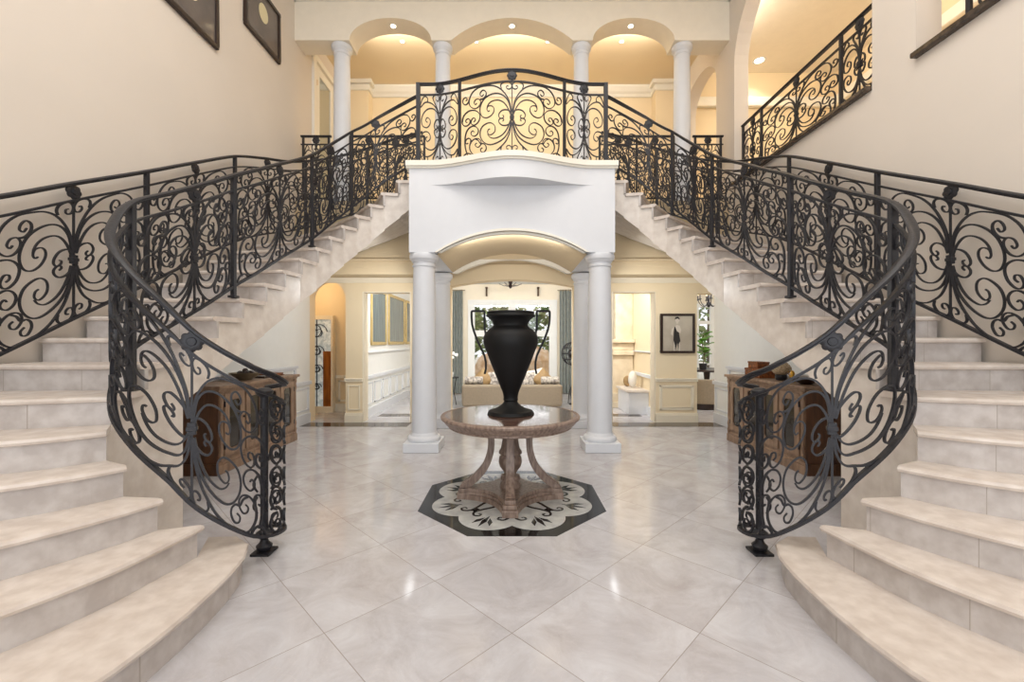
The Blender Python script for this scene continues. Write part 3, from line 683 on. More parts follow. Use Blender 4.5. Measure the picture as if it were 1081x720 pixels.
def outer_rail(sx, side):
    root = thing('wall_railing', 'black wrought iron scroll railing on the outer edge of the %s staircase against the wall' % side, 'railing', (sx * 3.4, 4.0, 1.9))
    r = Rail(root, OUT, .03, lambda u: 1.08 if u < 6 else 1.08 - .02 * min(u - 6, 4), sx); r.bars()
    r.panel(0, 1, 2); r.panel(2, 3, 4); r.panel(4, 5, 6); r.panel(6, 7.2, 8.4); r.panel(8.4, 9.3, 10.2); r.panel(10.2, 11.1, 12)
    for t, z in ((2, 1.0), (4, 1.78), (6, 2.45), (8.4, 2.9), (10.2, 3.3)): r.post(t, z, .018)
def level_rail(name, label, p0, p1, z, posts, panels, h=.98, curl=False):
    """straight guard rail; posts and panels as fractions"""
    root = thing(name, label, 'railing', (p0[0], p0[1], z))
    r = Rail(root, [(p0[0] + (p1[0] - p0[0]) * i / 10, p0[1] + (p1[1] - p0[1]) * i / 10, z) for i in range(11)], .03, h, 1); r.bars()
    for a in posts: r.post(a * 10, z, .016)
    for a, c, b, nw in panels: r.panel(a * 10, c * 10, b * 10, nw)
    return root
for sx, side in ((-1, 'left'), (1, 'right')):
    staircase(sx, side); inner_rail(sx, side); outer_rail(sx, side)
    level_rail('landing_railing', 'level iron guard railing along the upper floor edge behind the top of the %s stairs' % side, (sx * 1.42, 7.0), (sx * 2.62, 7.0), 3.68, (0, .5, 1), ((0, .25, .5, False), (.5, .75, 1, False)), h=1.04)
    level_rail('short_landing_railing', 'short level iron guard railing between the upper %s column and the side wall' % side, (sx * 2.93, 7.0), (sx * 3.42, 7.0), 3.68, (.08, .92), ((.08, .5, .92, True),), h=1.04)
# balcony railing
root = thing('balcony_railing', 'bowed black iron scroll railing on the central balcony above the arch', 'railing', (0, 5.3, 3.66))
bp = [(-1.2 + 2.4 * i / 24, bal_y(-1.2 + 2.4 * i / 24, 5.53, .29, 1.05), 3.66) for i in range(25)]
r = Rail(root, bp, .02, 1.03, 1, gap=.14, n=3); r.bars()
def bt(x): return (x + 1.2) / 2.4 * 24
r.panel(bt(-.66), bt(0), bt(.66)); r.panel(bt(-1.2), bt(-.92), bt(-.66), True); r.panel(bt(.66), bt(.92), bt(1.2), True)
r.post(bt(-.66), 3.66); r.post(bt(.66), 3.66); r.post(0, 3.64, .025, .01); r.post(24, 3.64, .025, .01)
# upper right guard rails in the wall openings
level_rail('loft_railing', 'iron scroll guard railing in the larger opening high in the right wall', (3.6, 4.22), (3.6, 6.75), 3.885, (.20, .795, .985), ((.0, .10, .20, True), (.20, .494, .795, False), (.795, .885, .985, True)), h=.87)
level_rail('corner_loft_railing', 'iron scroll guard railing in the opening at the top right corner', (3.6, 1.5), (3.6, 3.42), 3.885, (.02, .985), ((.34, .66, .985, False), (.02, .18, .34, True)), h=.87)

# ------------------------------------------------------------------ columns
def column(cx, cy, z0, z1, r, label, group, base=True, mt='white'):
    root = thing('column', label, 'column', (cx, cy, z0), group); H = z1 - z0
    if base:
        m = MB(); w = r * 1.42; m.box(cx - w, cx + w, cy - w, cy + w, z0, z0 + .12); m.build('plinth', mt, root, bevel=.008)
        m = MB(); m.lathe([(r * 1.3, .12), (r * 1.34, .135), (r * 1.34, .16), (r * 1.26, .18), (r * 1.12, .19), (r * 1.06, .21), (r * 1.0, .23)], cx, cy, z0, 40); m.build('base_ring', mt, root, smooth=40)
    zb = .22 if base else 0
    m = MB(); m.lathe([(r * (1 - .13 * (i / 10) ** 2), zb + (H - .16 - zb) * i / 10) for i in range(11)], cx, cy, z0, 48); m.build('shaft', mt, root, smooth=40)
    t = r * .87; m = MB()
    m.lathe([(t, H - .17), (t * 1.08, H - .165), (t * 1.1, H - .15), (t * 1.02, H - .145), (t * 1.02, H - .115), (t * 1.1, H - .11), (t * 1.16, H - .09), (t * 1.32, H - .07), (t * 1.36, H - .045), (t * 1.36, H - .02), (t * 1.30, H)], cx, cy, z0, 40)
    m.build('capital', mt, root, smooth=30)
for sx, s in ((-1, 'left'), (1, 'right')):
    column(sx * 1.14, 5.61, 0, 2.52, .158, 'white round front column holding the %s corner of the balcony' % s, 'lower columns')
    column(sx * 1.155, 7.12, 0, 2.50, .15, 'cream round rear column just behind the %s front column' % s, 'lower columns')
    column(sx * 1.14, 7.12, 3.66, 6.25, .135, 'slim white upper column beside the %s end of the central upper arch' % s, 'upper columns', False)
    column(sx * 2.80, 7.12, 3.66, 6.25, .14, 'slim white upper column nearest the %s wall' % s, 'upper columns', False)

# ------------------------------------------------------------------ floor medallion
md = thing('floor_medallion', 'octagonal black and grey inlaid marble medallion under the round table', 'floor inlay', (0, 3.87, 0))
MC = 3.87; m = MB(); Rr = .775 / cos(pi / 8)
m.extrude([(Rr * cos(pi / 8 + pi / 4 * i), MC + Rr * sin(pi / 8 + pi / 4 * i)) for i in range(8)], 'z', 0, .002); m.build('black_border', 'black_marble', md)
m = MB(); n = 160; pts = []
for i in range(n):
    a = 2 * pi * i / n; ph = ((a - pi / 8) % (pi / 4)); ph = min(ph, pi / 4 - ph)   # 0 at lobe centre
    # distance to union of circles centre .49 radius .235
    c, rr = .47, .245; r0 = c * cos(ph) + sqrt(max(rr * rr - (c * sin(ph)) ** 2, 0)); pts.append((r0 * cos(a), MC + r0 * sin(a)))
m.extrude(pts, 'z', .0, .003); m.build('flower_field', 'grey_marble', md)
m = MB()
for i in range(8):
    a = pi / 8 + pi / 4 * i; ca, sa = cos(a), sin(a)
    def T(p): return (p[0] * ca - p[1] * sa, MC + p[0] * sa + p[1] * ca, .0035)
    for s_ in (1, -1):
        pts = catmull([(.20, s_ * .015), (.28, s_ * .05), (.36, s_ * .11), (.43, s_ * .15), (.49, s_ * .13), (.49, s_ * .085), (.455, s_ * .08), (.45, s_ * .105)], 5); k = len(pts)
        m.sweep([T(p) for p in pts], .011, .0012, [(0, 0, 1)] * k, taper=[1.3 - .7 * q / k for q in range(k)])
        pts = catmull([(.44, s_ * .15), (.40, s_ * .17), (.37, s_ * .15), (.385, s_ * .135)], 4); k = len(pts)
        m.sweep([T(p) for p in pts], .008, .0012, [(0, 0, 1)] * k)
        # leaves
        lf = [(.50, s_ * .02), (.56, s_ * .07), (.63, s_ * .075), (.57, s_ * .03)]
        q = [T(p) for p in lf]; m.add([(x, y, .0030) for x, y, z in q] + [(x, y, .0046) for x, y, z in q], [(0, 1, 2, 3), (7, 6, 5, 4), (0, 1, 5, 4), (1, 2, 6, 5), (2, 3, 7, 6), (3, 0, 4, 7)])
    lf = [(.46, 0), (.56, .022), (.67, 0), (.56, -.022)]; q = [T(p) for p in lf]; m.add([(x, y, .0030) for x, y, z in q] + [(x, y, .0046) for x, y, z in q], [(0, 1, 2, 3), (7, 6, 5, 4), (0, 1, 5, 4), (1, 2, 6, 5), (2, 3, 7, 6), (3, 0, 4, 7)])
m.build('scroll_inlay', 'black_marble', md)

# ------------------------------------------------------------------ round pedestal table
TX, TY = -.015, MC
tb = thing('pedestal_table', 'round weathered wood pedestal table with dark top on the floor medallion', 'table', (TX, TY, 0))
m = MB(); m.lathe([(.0, .735), (.54, .735), (.565, .735), (.575, .74), (.58, .748)], TX, TY, 0, 72); m.build('table_top', 'table_top', tb, smooth=30)
m = MB(); m.lathe([(.50, .735), (.50, .645), (.54, .645), (.548, .65), (.548, .662), (.56, .668), (.575, .68), (.59, .70), (.602, .715), (.615, .722), (.618, .738), (.610, .748), (.58, .750), (.572, .735)], TX, TY, 0, 72)
for i in range(96):
    a = 2 * pi * i / 96; c, s_ = cos(a), sin(a); q = []
    for (rr, tt) in ((.54, -.011), (.558, -.011), (.558, .011), (.54, .011)):
        q.append((TX + rr * c - tt * s_, TY + rr * s_ + tt * c))
    m.add([(*p, .664) for p in q] + [(*p, .692) for p in q], [(0, 1, 2, 3), (4, 7, 6, 5), (0, 4, 5, 1), (1, 5, 6, 2), (2, 6, 7, 3)])
m.build('apron', 'wood', tb, smooth=25)
m = MB(); m.lathe([(.055, .645), (.10, .64), (.10, .62), (.065, .60), (.07, .52), (.085, .44), (.10, .42), (.105, .40), (.085, .385), (.10, .36), (.105, .32), (.095, .28), (.06, .235), (.05, .215), (.085, .20), (.09, .17), (.075, .16), (.09, .13), (.095, .09), (0, .09)], TX, TY, 0, 36); m.build('central_pedestal', 'wood', tb, smooth=40)
for i in range(4):
    a = -pi / 2 + i * pi / 2; c, s_ = cos(a), sin(a)
    pts = catmull([(.17, .65), (.175, .60), (.17, .50), (.18, .40), (.22, .29), (.29, .20), (.36, .14), (.40, .115)], 5); m = MB()
    P = [(TX + c * r, TY + s_ * r, z) for r, z in pts]; k = len(P); m.sweep(P, .030, .028, [(-s_, c, 0)] * k, taper=[.85 + .35 * q / k for q in range(k)])
    m.sweep(P, .022, .034, [(-s_, c, 0)] * k, taper=[.85 + .35 * q / k for q in range(k)]); m.build('leg', 'wood', tb, smooth=30)
    m = MB()
    def qd(r0, r1, w0, w1, z0, z1):
        q = [(r0, -w0), (r1, -w1), (r1, w1), (r0, w0)]; q = [(TX + r * c - t * s_, TY + r * s_ + t * c) for r, t in q]; m.extrude(q, 'z', z0, z1)
    qd(.36, .47, .065, .065, 0, .06); qd(.355, .455, .055, .055, .06, .095); qd(.36, .44, .045, .045, .095, .13); m.build('foot', 'wood', tb, bevel=.006)
m = MB()
for (rout, rin, z0, z1) in ((.42, .16, 0.0, .045), (.41, .145, .045, .07), (.395, .13, .07, .10)):
    pts = []
    for i in range(4):
        a = -pi / 2 + i * pi / 2
        w = .062 if z0 == 0 else .052; pts.append((rout * cos(a) + w * sin(a), rout * sin(a) - w * cos(a))); pts.append((rout * cos(a) - w * sin(a), rout * sin(a) + w * cos(a)))
        p0 = pts[-1]; a2 = a + pi / 2; p1 = (rout * cos(a2) + w * sin(a2), rout * sin(a2) - w * cos(a2)); am = a + pi / 4; mid = (rin * cos(am), rin * sin(am))
        for q in range(1, 12):
            t = q / 12; pts.append(((1 - t) ** 2 * p0[0] + 2 * t * (1 - t) * mid[0] + t * t * p1[0], (1 - t) ** 2 * p0[1] + 2 * t * (1 - t) * mid[1] + t * t * p1[1]))
    m.extrude([(TX + a, TY + b) for a, b in pts], 'z', z0, z1)
m.build('plinth', 'wood', tb, bevel=.004)

# ------------------------------------------------------------------ vase
VX, VY = -.012, MC
vs = thing('vase', 'large matt black amphora vase with two angular handles on the round table', 'vase', (VX, VY, .75)); m = MB()
pr = [(0, .0), (.195, .0), (.202, .012), (.195, .028), (.165, .035), (.13, .05), (.09, .075), (.066, .10), (.06, .115), (.068, .125), (.064, .14), (.072, .19), (.105, .27), (.145, .37), (.185, .47), (.215, .55), (.238, .61), (.245, .66), (.235, .705), (.205, .745), (.17, .772), (.156, .79), (.160, .81), (.178, .84), (.205, .862), (.218, .868), (.220, .878), (.210, .890), (.214, .905), (.205, .912), (.190, .905), (.15, .82), (.12, .75), (0, .74)]
m.lathe([(r, z) for r, z in catmull(pr, 3)], VX, VY, .75, 64); m.build('body', 'vase', vs, smooth=50)
for sx in (-1, 1):
    pts = [(.222, .70), (.232, .76), (.234, .82), (.234, .908), (.236, .914), (.242, .918), (.34, .918), (.348, .914), (.350, .906), (.350, .86), (.345, .80), (.33, .74), (.30, .66), (.262, .58), (.235, .52), (.222, .46), (.222, .40), (.232, .355)]
    m = MB(); P = [(VX + sx * x, VY, .75 + z) for x, z in pts]; m.sweep(P, .009, .013, [(0, 1, 0)] * len(P)); m.build('handle', 'vase', vs, bevel=.002)

# ------------------------------------------------------------------ cabinets
def cabinet(sx, side):
    root = thing('sideboard_cabinet', 'low wooden cabinet with glazed doors beneath the %s staircase' % side, 'cabinet', (sx * 3.25, 5.3, 0))
    X0, X1, Y0, Y1, H = 3.06, 3.485, 4.50, 6.10, .93
    m = MB(); m.box(X0 - .02, X1, Y0 - .02, Y1 + .02, 0, .10); m.box(X0 - .012, X1, Y0 - .012, Y1 + .012, .10, .13); m.build('base', 'cab', root, sx, bevel=.006)
    m = MB(); m.box(X0, X1, Y0, Y1, .13, H - .06); m.build('body', 'cab', root, sx)
    m = MB(); m.box(X0 - .005, X1 - .01, Y0 - .012, Y0, .0, H - .06); m.box(X0 - .005, X1, Y0 - .03, Y0 - .008, 0, .12); m.build('end_panel', 'cab_side', root, sx, label='darker red-brown end panel')
    m = MB(); m.box(X0 - .02, X1, Y0 - .02, Y1 + .02, H - .06, H - .035); m.box(X0 - .045, X1, Y0 - .045, Y1 + .045, H - .035, H); m.build('worktop', 'cab', root, sx, bevel=.006)
    n = 4; w = (Y1 - Y0 - .12) / n
    for i in range(n):
        a = Y0 + .06 + i * w + .015; b = a + w - .03; z0, z1 = .17, H - .09
        d = MB(); f = .075; x0 = X0 - .022
        d.box(x0, X0, a, b, z0, z0 + f); d.box(x0, X0, a, b, z1 - f, z1); d.box(x0, X0, a, a + f, z0 + f, z1 - f); d.box(x0, X0, b - f, b, z0 + f, z1 - f)
        d.box(x0 - .006, x0, a + f - .012, b - f + .012, z0 + f - .012, z0 + f); d.box(x0 - .006, x0, a + f - .012, b - f + .012, z1 - f, z1 - f + .012)
        for (yy, zz) in ((a + f, z0 + f), (b - f, z0 + f), (a + f, z1 - f), (b - f, z1 - f)):
            q = .03; sy = 1 if yy == a + f else -1; sz = 1 if zz == z0 + f else -1
            d.extrude([(yy, zz), (yy + sy * q, zz), (yy, zz + sz * q)], 'x', x0, X0)
        do = d.build('door', 'cab', root, sx, bevel=.003)
        g = MB(); g.box(X0 - .008, X0 - .004, a + f, b - f, z0 + f, z1 - f); g.build('glass_pane', 'dark_glass', do, sx)
        k = MB(); yy = b - .03 if i % 2 == 0 else a + .03; k.lathe([(0, 0), (.010, .003), (.014, .012), (.008, .022), (0, .024)], 0, 0, 0, 12)
        k.v = [(x0 - z, yy + x, .55 + y) for x, y, z in k.v]; k.build('knob', 'iron', do, sx, smooth=60)
        hh = MB(); hy = a - .004 if i % 2 == 0 else b - .008
        for zz in (z0 + .08, z1 - .14): hh.box(x0 - .005, x0 + .01, hy, hy + .012, zz, zz + .06)
        hh.build('hinge', 'iron', do, sx)
    for yy in (Y0 + .01, Y1 - .05):
        c = MB(); c.lathe([(.02, .13), (.026, .16), (.018, .20), (.024, .25), (.016, .30), (.02, .36), (.016, .70), (.024, .76), (.018, .80), (.026, .84), (.022, .87)], X0 - .008, yy + .02, 0, 14); c.build('pilaster', 'cab', root, sx, smooth=40)
cabinet(-1, 'left'); cabinet(1, 'right')
# things on the cabinets
CT = .93
m = MB(); m.lathe([(0, 0), (.07, 0), (.075, .01), (.12, .04), (.175, .085), (.18, .09), (.17, .088), (.11, .045), (.06, .02), (0, .018)], -3.22, 5.22, CT, 32)
tag(m.build('bowl', 'pewter', smooth=40), 'wide shallow pewter bowl on the left cabinet', 'bowl')
b = thing('seed_pods', 'cluster of dark pods heaped in the pewter bowl on the left cabinet', 'decoration', (-3.22, 5.22, CT + .03)); m = MB()
for i in range(7): m.blob((-3.22 + .06 * cos(i * 1.1) * (i > 0), 5.22 + .06 * sin(i * 1.1) * (i > 0), CT + .075 + .03 * (i == 0)), .036, 6, .1, i)
m.build('pod_cluster', 'frame', b)
m = MB(); m.box(-3.38, -3.15, 5.62, 5.98, CT, CT + .012); m.box(-3.37, -3.16, 5.63, 5.97, CT + .012, CT + .038); tag(m.build('wooden_tray_box', 'box_wood', bevel=.004), 'flat brown wooden box lying on the far end of the left cabinet', 'box')
m = MB(); m.box(-3.40, -3.12, 5.44, 5.60, CT, CT + .025); tag(m.build('book', 'frame', bevel=.003), 'slim dark book lying between bowl and wooden box on the left cabinet', 'book')
def carved(cx, cy, z, w, d, h, label):
    r = thing('carved_box', label, 'box', (cx, cy, z), 'carved wooden boxes'); m = MB(); m.box(cx - d, cx + d, cy - w, cy + w, z, z + h * .72); m.build('box_body', 'box_wood', r, bevel=.004)
    m = MB(); m.box(cx - d - .004, cx + d + .004, cy - w - .004, cy + w + .004, z + h * .74, z + h); m.build('lid', 'box_wood', r, bevel=.004)
carved(3.22, 5.62, CT, .17, .10, .115, 'larger carved brown wooden box lying on the right cabinet'); carved(3.23, 5.66, CT + .116, .115, .075, .085, 'smaller carved brown box stacked on the larger one on the right cabinet')
r = thing('coral_ornament', 'round dried coral head on a dark pot, right cabinet', 'decoration', (3.22, 5.17, CT)); m = MB(); m.blob((3.22, 5.17, CT + .14), .10, 14, .06, 3, (1, 1.15, .8)); m.build('coral_head', 'coral', r, smooth=60)
m = MB(); m.lathe([(0, 0), (.05, 0), (.065, .03), (.06, .07), (0, .07)], 3.22, 5.17, CT, 24); m.build('pot', 'iron', r, smooth=40)
r = thing('brass_figurine', 'small brass figurine beside the coral on the right cabinet', 'figurine', (3.2, 4.93, CT)); m = MB(); m.lathe([(0, 0), (.04, 0), (.04, .012), (.015, .02), (.03, .05), (.018, .08), (.026, .10), (.012, .13), (0, .135)], 3.2, 4.93, CT, 16); m.sweep([(3.2, 4.93, CT + .05), (3.2, 4.99, CT + .08), (3.2, 5.0, CT + .12)], .008, .008, sides=6); m.sweep([(3.2, 4.93, CT + .06), (3.2, 4.87, CT + .05), (3.2, 4.84, CT + .02)], .008, .008, sides=6); m.build('figure', 'brass', r, smooth=50)
m = MB(); m.lathe([(0, 0), (.06, 0), (.065, .01), (.11, .03), (.15, .065), (.142, .066), (.09, .03), (0, .02)], 3.2, 4.70, CT, 32); tag(m.build('bowl', 'frame', smooth=40), 'dark wooden bowl on the near end of the right cabinet', 'bowl')

# ------------------------------------------------------------------ pictures
def wall_picture(y0, y1, z0, z1, label, discz, discr):
    r = thing('framed_picture', label, 'picture', (-3.49, (y0 + y1) / 2, z0), 'framed prints high on the left wall'); x0, x1 = -3.498, -3.455; f = .045; m = MB()
    m.box(x0, x1, y0, y1, z0, z0 + f); m.box(x0, x1, y0, y1, z1 - f, z1); m.box(x0, x1, y0, y0 + f, z0 + f, z1 - f); m.box(x0, x1, y1 - f, y1, z0 + f, z1 - f); m.build('frame', 'frame', r, bevel=.006)
    m = MB(); m.box(x0, -3.475, y0 + f, y1 - f, z0 + f, z1 - f); p = m.build('print', 'mat_grey', r)
    m = MB(); n = 32; yc = (y0 + y1) / 2; m.extrude([(yc + discr * cos(2 * pi * i / n), discz + discr * 1.15 * sin(2 * pi * i / n)) for i in range(n)], 'x', -3.476, -3.4725); m.build('oval_motif', 'cream_disc', p)
wall_picture(4.26, 5.10, 4.83, 5.62, 'framed grey print with cream oval, nearer of two on left wall', 5.24, .11)
wall_picture(5.62, 6.46, 5.53, 6.28, 'framed grey print with cream oval, farther of two on left wall', 5.98, .11)
# figure photograph on back wall
r = thing('framed_photograph', 'black framed sepia photograph of a standing figure on the back wall', 'picture', (2.845, 7.43, 1.2))
px0, px1, pz0, pz1 = 2.55, 3.14, 1.19, 1.87; m = MB(); f = .04
m.box(px0, px1, 7.405, 7.448, pz0, pz0 + f); m.box(px0, px1, 7.405, 7.448, pz1 - f, pz1); m.box(px0, px0 + f, 7.405, 7.448, pz0 + f, pz1 - f); m.box(px1 - f, px1, 7.405, 7.448, pz0 + f, pz1 - f); m.build('frame', 'frame', r, bevel=.004)
m = MB(); m.box(px0 + f, px1 - f, 7.42, 7.448, pz0 + f, pz1 - f); pp = m.build('print', 'sepia', r)
cx = 2.83
def fig(poly, y, mt): 
    m = MB(); m.extrude([(cx + a, pz0 + b) for a, b in poly], 'y', y, y + .0015); m.build('figure_shape', mt, pp)
fig([(-.05, .40), (-.035, .46), (0, .47), (.04, .45), (.035, .38), (.045, .30), (.06, .22), (.055, .04), (.03, .04), (.01, .18), (-.03, .04), (-.055, .04), (-.06, .2), (-.055, .3)], 7.4165, 'sepia_dark')
fig([(-.055, .45), (-.085, .42), (-.10, .33), (-.07, .30), (-.065, .36), (-.05, .40)], 7.4160, 'skin_print'); fig([(-.03, .46), (.0, .38), (.06, .34), (.075, .40), (.05, .47), (.0, .49)], 7.4158, 'skin_print')
fig([(.03, .535 + .0), (.045, .56), (.04, .59), (.015, .605), (-.015, .60), (-.03, .575), (-.02, .545), (0, .50), (.02, .51)], 7.4160, 'skin_print'); fig([(-.04, .575), (-.02, .62), (.02, .628), (.05, .60), (.045, .575), (.02, .595), (-.01, .59)], 7.4152, 'sepia_dark')
fig([(-.055, .04), (-.03, .04), (-.035, .14), (-.055, .22)], 7.4158, 'skin_print'); fig([(.03, .04), (.055, .04), (.055, .2), (.035, .16)], 7.4158, 'skin_print')

# ------------------------------------------------------------------ recessed lights
def downlight(x, y, z, label, power=0, r=.055):
    t = thing('recessed_light', label, 'ceiling light', (x, y, z), 'recessed ceiling lights'); m = MB(); n = 24
    m.lathe([(r * .75, -.002), (r, -.006), (r * 1.05, 0), (r * .75, 0)], x, y, z, n); m.build('trim_ring', 'white', t)
    m = MB(); m.lathe([(0, -.004), (r * .74, -.004), (r * .74, -.001), (0, -.001)], x, y, z, n); m.build('lens', 'lamp', t)
    if power:
        l = bpy.data.lights.new('downlight', 'SPOT'); l.energy = power; l.color = WARM; l.spot_size = radians(120); l.spot_blend = .9; l.shadow_soft_size = .04
        o = bpy.data.objects.new('downlight', l); COL.objects.link(o); o.location = (x, y, z - .03)
for x, s in ((-1.96, 'left'), (0, 'central'), (1.96, 'right')): downlight(x, 7.13, 6.598, 'bright recessed light in the soffit of the %s upper arch' % s, 12)
for x, s in ((-2.02, 'in the left arch'), (-.66, 'left of centre in the middle arch'), (.66, 'right of centre in the middle arch'), (2.02, 'in the right arch')): downlight(x * .975, 7.76, 6.78, 'small recessed gallery light seen ' + s, 22, .045)
downlight(4.98, 8.7, 7.05, 'recessed light over the loft beyond the right wall opening', 40, .12)

# ------------------------------------------------------------------ living room contents
def curtain(x0, x1, y, z0, z1, label, group='living room curtains'):
    t = thing('curtain', label, 'curtain', ((x0 + x1) / 2, y, z0), group); m = MB(); n = 60; vs = []
    for i in range(n + 1):
        u = i / n; x = x0 + (x1 - x0) * u; d = .035 * sin(u * 2 * pi * 5); vs += [(x, y + d, z0), (x, y + d, z1), (x, y + d + .008, z1), (x, y + d + .008, z0)]
    m.add(vs, [(i * 4 + q, i * 4 + (q + 1) % 4, i * 4 + 4 + (q + 1) % 4, i * 4 + 4 + q) for i in range(n) for q in range(4)] + [(0, 1, 2, 3), tuple(n * 4 + q for q in (3, 2, 1, 0))])
    m.build('cloth', 'curtain', t, smooth=60)
    m = MB(); m.sweep([(x0 - .06, y, z1 + .02), (x1 + .06, y, z1 + .02)], .014, .014, sides=8); 
    for q in range(8): m.lathe([(.018, -.02), (.024, -.01), (.024, .012), (.018, .02)], x0 + (x1 - x0) * (q + .5) / 8, y, z1 + .02, 8)
    m.build('rod', 'pewter', t, smooth=40)
curtain(-1.66, -1.30, 11.42, .02, 2.72, 'blue-grey pleated curtain left of the far living room window'); curtain(1.26, 1.68, 11.42, .02, 2.72, 'blue-grey pleated curtain right of the far living room window')
for x, s in ((-.68, 'left'), (.70, 'right')):
    m = MB(); m.box(x - .02, x + .02, 11.5, 11.6, 2.60, 2.82); m.box(x - .03, x + .03, 11.48, 11.6, 2.80, 2.84); tag(m.build('wall_bracket', 'bark', bevel=.004), 'small brown bracket above the %s half of the living room window' % s, 'bracket', 'window brackets')
# semi-flush ceiling light
t = thing('ceiling_light', 'dark bronze semi-flush ceiling light in the living room', 'ceiling light', (-.04, 10.6, 2.92)); m = MB(); m.lathe([(0, -.24), (.02, -.22), (.06, -.18), (.03, -.15), (.06, -.05), (.11, -.04), (.11, 0), (0, 0)], -.04, 10.6, 2.92, 24)
m.build('canopy', 'frame', t, smooth=40)
m = MB()
for i in range(6):
    a = i * pi / 3; m.sweep(catmull([(-.04 + r_ * cos(a), 10.6 + r_ * sin(a), 2.92 + z) for r_, z in ((.04, -.15), (.14, -.17), (.24, -.13), (.28, -.12))], 4), .008, .008, sides=6)
m.build('arms', 'frame', t, smooth=50)
# sofa seen from behind
t = thing('sofa', 'low beige sofa seen from behind, facing the living room window', 'sofa', (0, 9.2, 0)); m = MB()
m.box(-1.02, 1.02, 8.80, 8.98, .06, .50); m.build('backrest', 'sofa', t, bevel=.04)
m = MB(); m.box(-.98, .98, 8.98, 9.65, .06, .36); m.build('seat', 'sofa', t, bevel=.03)
for x, s in ((-.96, 'l'), (.96, 'r')): m = MB(); m.box(x - .09, x + .09, 8.98, 9.65, .06, .48); m.build('armrest', 'sofa', t, bevel=.04)
for x in (-.9, .9):
    for y in (8.86, 9.58): m = MB(); m.lathe([(.025, 0), (.03, .06)], x, y, 0, 12); m.build('leg', 'frame', t)
def cushion(cx, cy, z, w, h, rot, mt, label, tilt=.25):
    m = MB(); n = 12; vs = []; 
    for side in (1, -1):
        for i in range(n + 1):
            for j in range(n + 1):
                u, v = i / n * 2 - 1, j / n * 2 - 1; th = .07 * (1 - abs(u) ** 2.5) * (1 - abs(v) ** 2.5) ; q = 1 - .06 * (u * u * v * v) ; X, Z = u * w / 2 * (1 - .08 * (1 - abs(v))), v * h / 2 * (1 - .08 * (1 - abs(u)))
                a, b = X * cos(rot) - Z * sin(rot), X * sin(rot) + Z * cos(rot); vs.append((cx + a, cy + side * (th + .004) + b * tilt, z + b))
    k = (n + 1) ** 2; fs = []
    for i in range(n):
        for j in range(n):
            a = i * (n + 1) + j; fs.append((a, a + 1, a + n + 2, a + n + 1)); fs.append((k + a, k + a + n + 1, k + a + n + 2, k + a + 1))
    for i in range(n):
        for (a, b) in ((i, i + 1), (n * (n + 1) + i, n * (n + 1) + i + 1), (i * (n + 1), (i + 1) * (n + 1)), (i * (n + 1) + n, (i + 1) * (n + 1) + n)): fs.append((a, b, b + k, a + k))
    m.add(vs, fs); return tag(m.build('throw_pillow', mt, smooth=60), label, 'pillow', 'pillows on the sofa')
cushion(-.62, 9.20, .58, .36, .36, .75, 'gold_fabric', 'gold throw pillow standing on its corner, left end of the sofa'); cushion(.66, 9.20, .58, .36, .36, .75, 'gold_fabric', 'gold throw pillow standing on its corner, right end of the sofa')
cushion(-.30, 9.20, .57, .40, .36, .1, 'pattern', 'grey patterned pillow left of the vase silhouette on the sofa'); cushion(.27, 9.20, .57, .44, .36, -.1, 'pattern', 'grey patterned pillow right of the vase silhouette on the sofa'); cushion(.52, 9.45, .60, .36, .36, .2, 'white_cloth', 'pale pillow tucked behind the right gold pillow')
for x, s in ((-.80, 'left'), (.80, 'right')):
    m = MB(); m.lathe([(0, -.19), (.07, -.19), (.085, -.17), (.085, .17), (.07, .19), (0, .19)], 0, 0, 0, 20); m.v = [(x + z, 9.12 + a, .565 + b) for a, b, z in m.v]; tag(m.build('bolster', 'pattern', smooth=40), 'round patterned bolster lying at the %s end of the sofa' % s, 'bolster', 'sofa bolsters')
# side table + orchid (left)
t = thing('side_table', 'small dark iron side table left of the sofa', 'table', (-1.36, 9.4, 0)); m = MB(); m.lathe([(0, .60), (.21, .60), (.21, .62), (0, .62)], -1.36, 9.4, 0, 28); m.build('top', 'iron', t)
for i in range(3):
    a = i * 2 * pi / 3 + .5; m = MB(); m.sweep([(-1.36 + .16 * cos(a), 9.4 + .16 * sin(a), 0), (-1.36 + .10 * cos(a), 9.4 + .10 * sin(a), .3), (-1.36 + .16 * cos(a), 9.4 + .16 * sin(a), .6)], .010, .010, sides=6); m.build('leg', 'iron', t)
t = thing('orchid', 'white orchid in a pale pot on the side table left of the sofa', 'plant', (-1.34, 9.4, .62)); m = MB(); m.lathe([(0, 0), (.06, 0), (.075, .1), (.065, .1), (0, .08)], -1.34, 9.4, .62, 20); m.build('pot', 'white', t, smooth=40)
m = MB(); m.sweep(catmull([(-1.34, 9.4, .7), (-1.36, 9.4, .95), (-1.30, 9.4, 1.14), (-1.2, 9.38, 1.12)], 5), .004, .004, sides=6); m.sweep(catmull([(-1.34, 9.4, .7), (-1.40, 9.4, .9), (-1.44, 9.4, 1.08)], 5), .004, .004, sides=6); m.build('stem', 'leaf', t)
m = MB()
for i, (x, z) in enumerate(((-1.36, 1.02), (-1.33, 1.10), (-1.27, 1.13), (-1.21, 1.10), (-1.42, .98), (-1.44, 1.06), (-1.30, 1.04), (-1.38, .90))): m.blob((x, 9.38, z), .04, 5, .3, i, (1, .4, .8))
m.build('blossom', 'orchid', t)
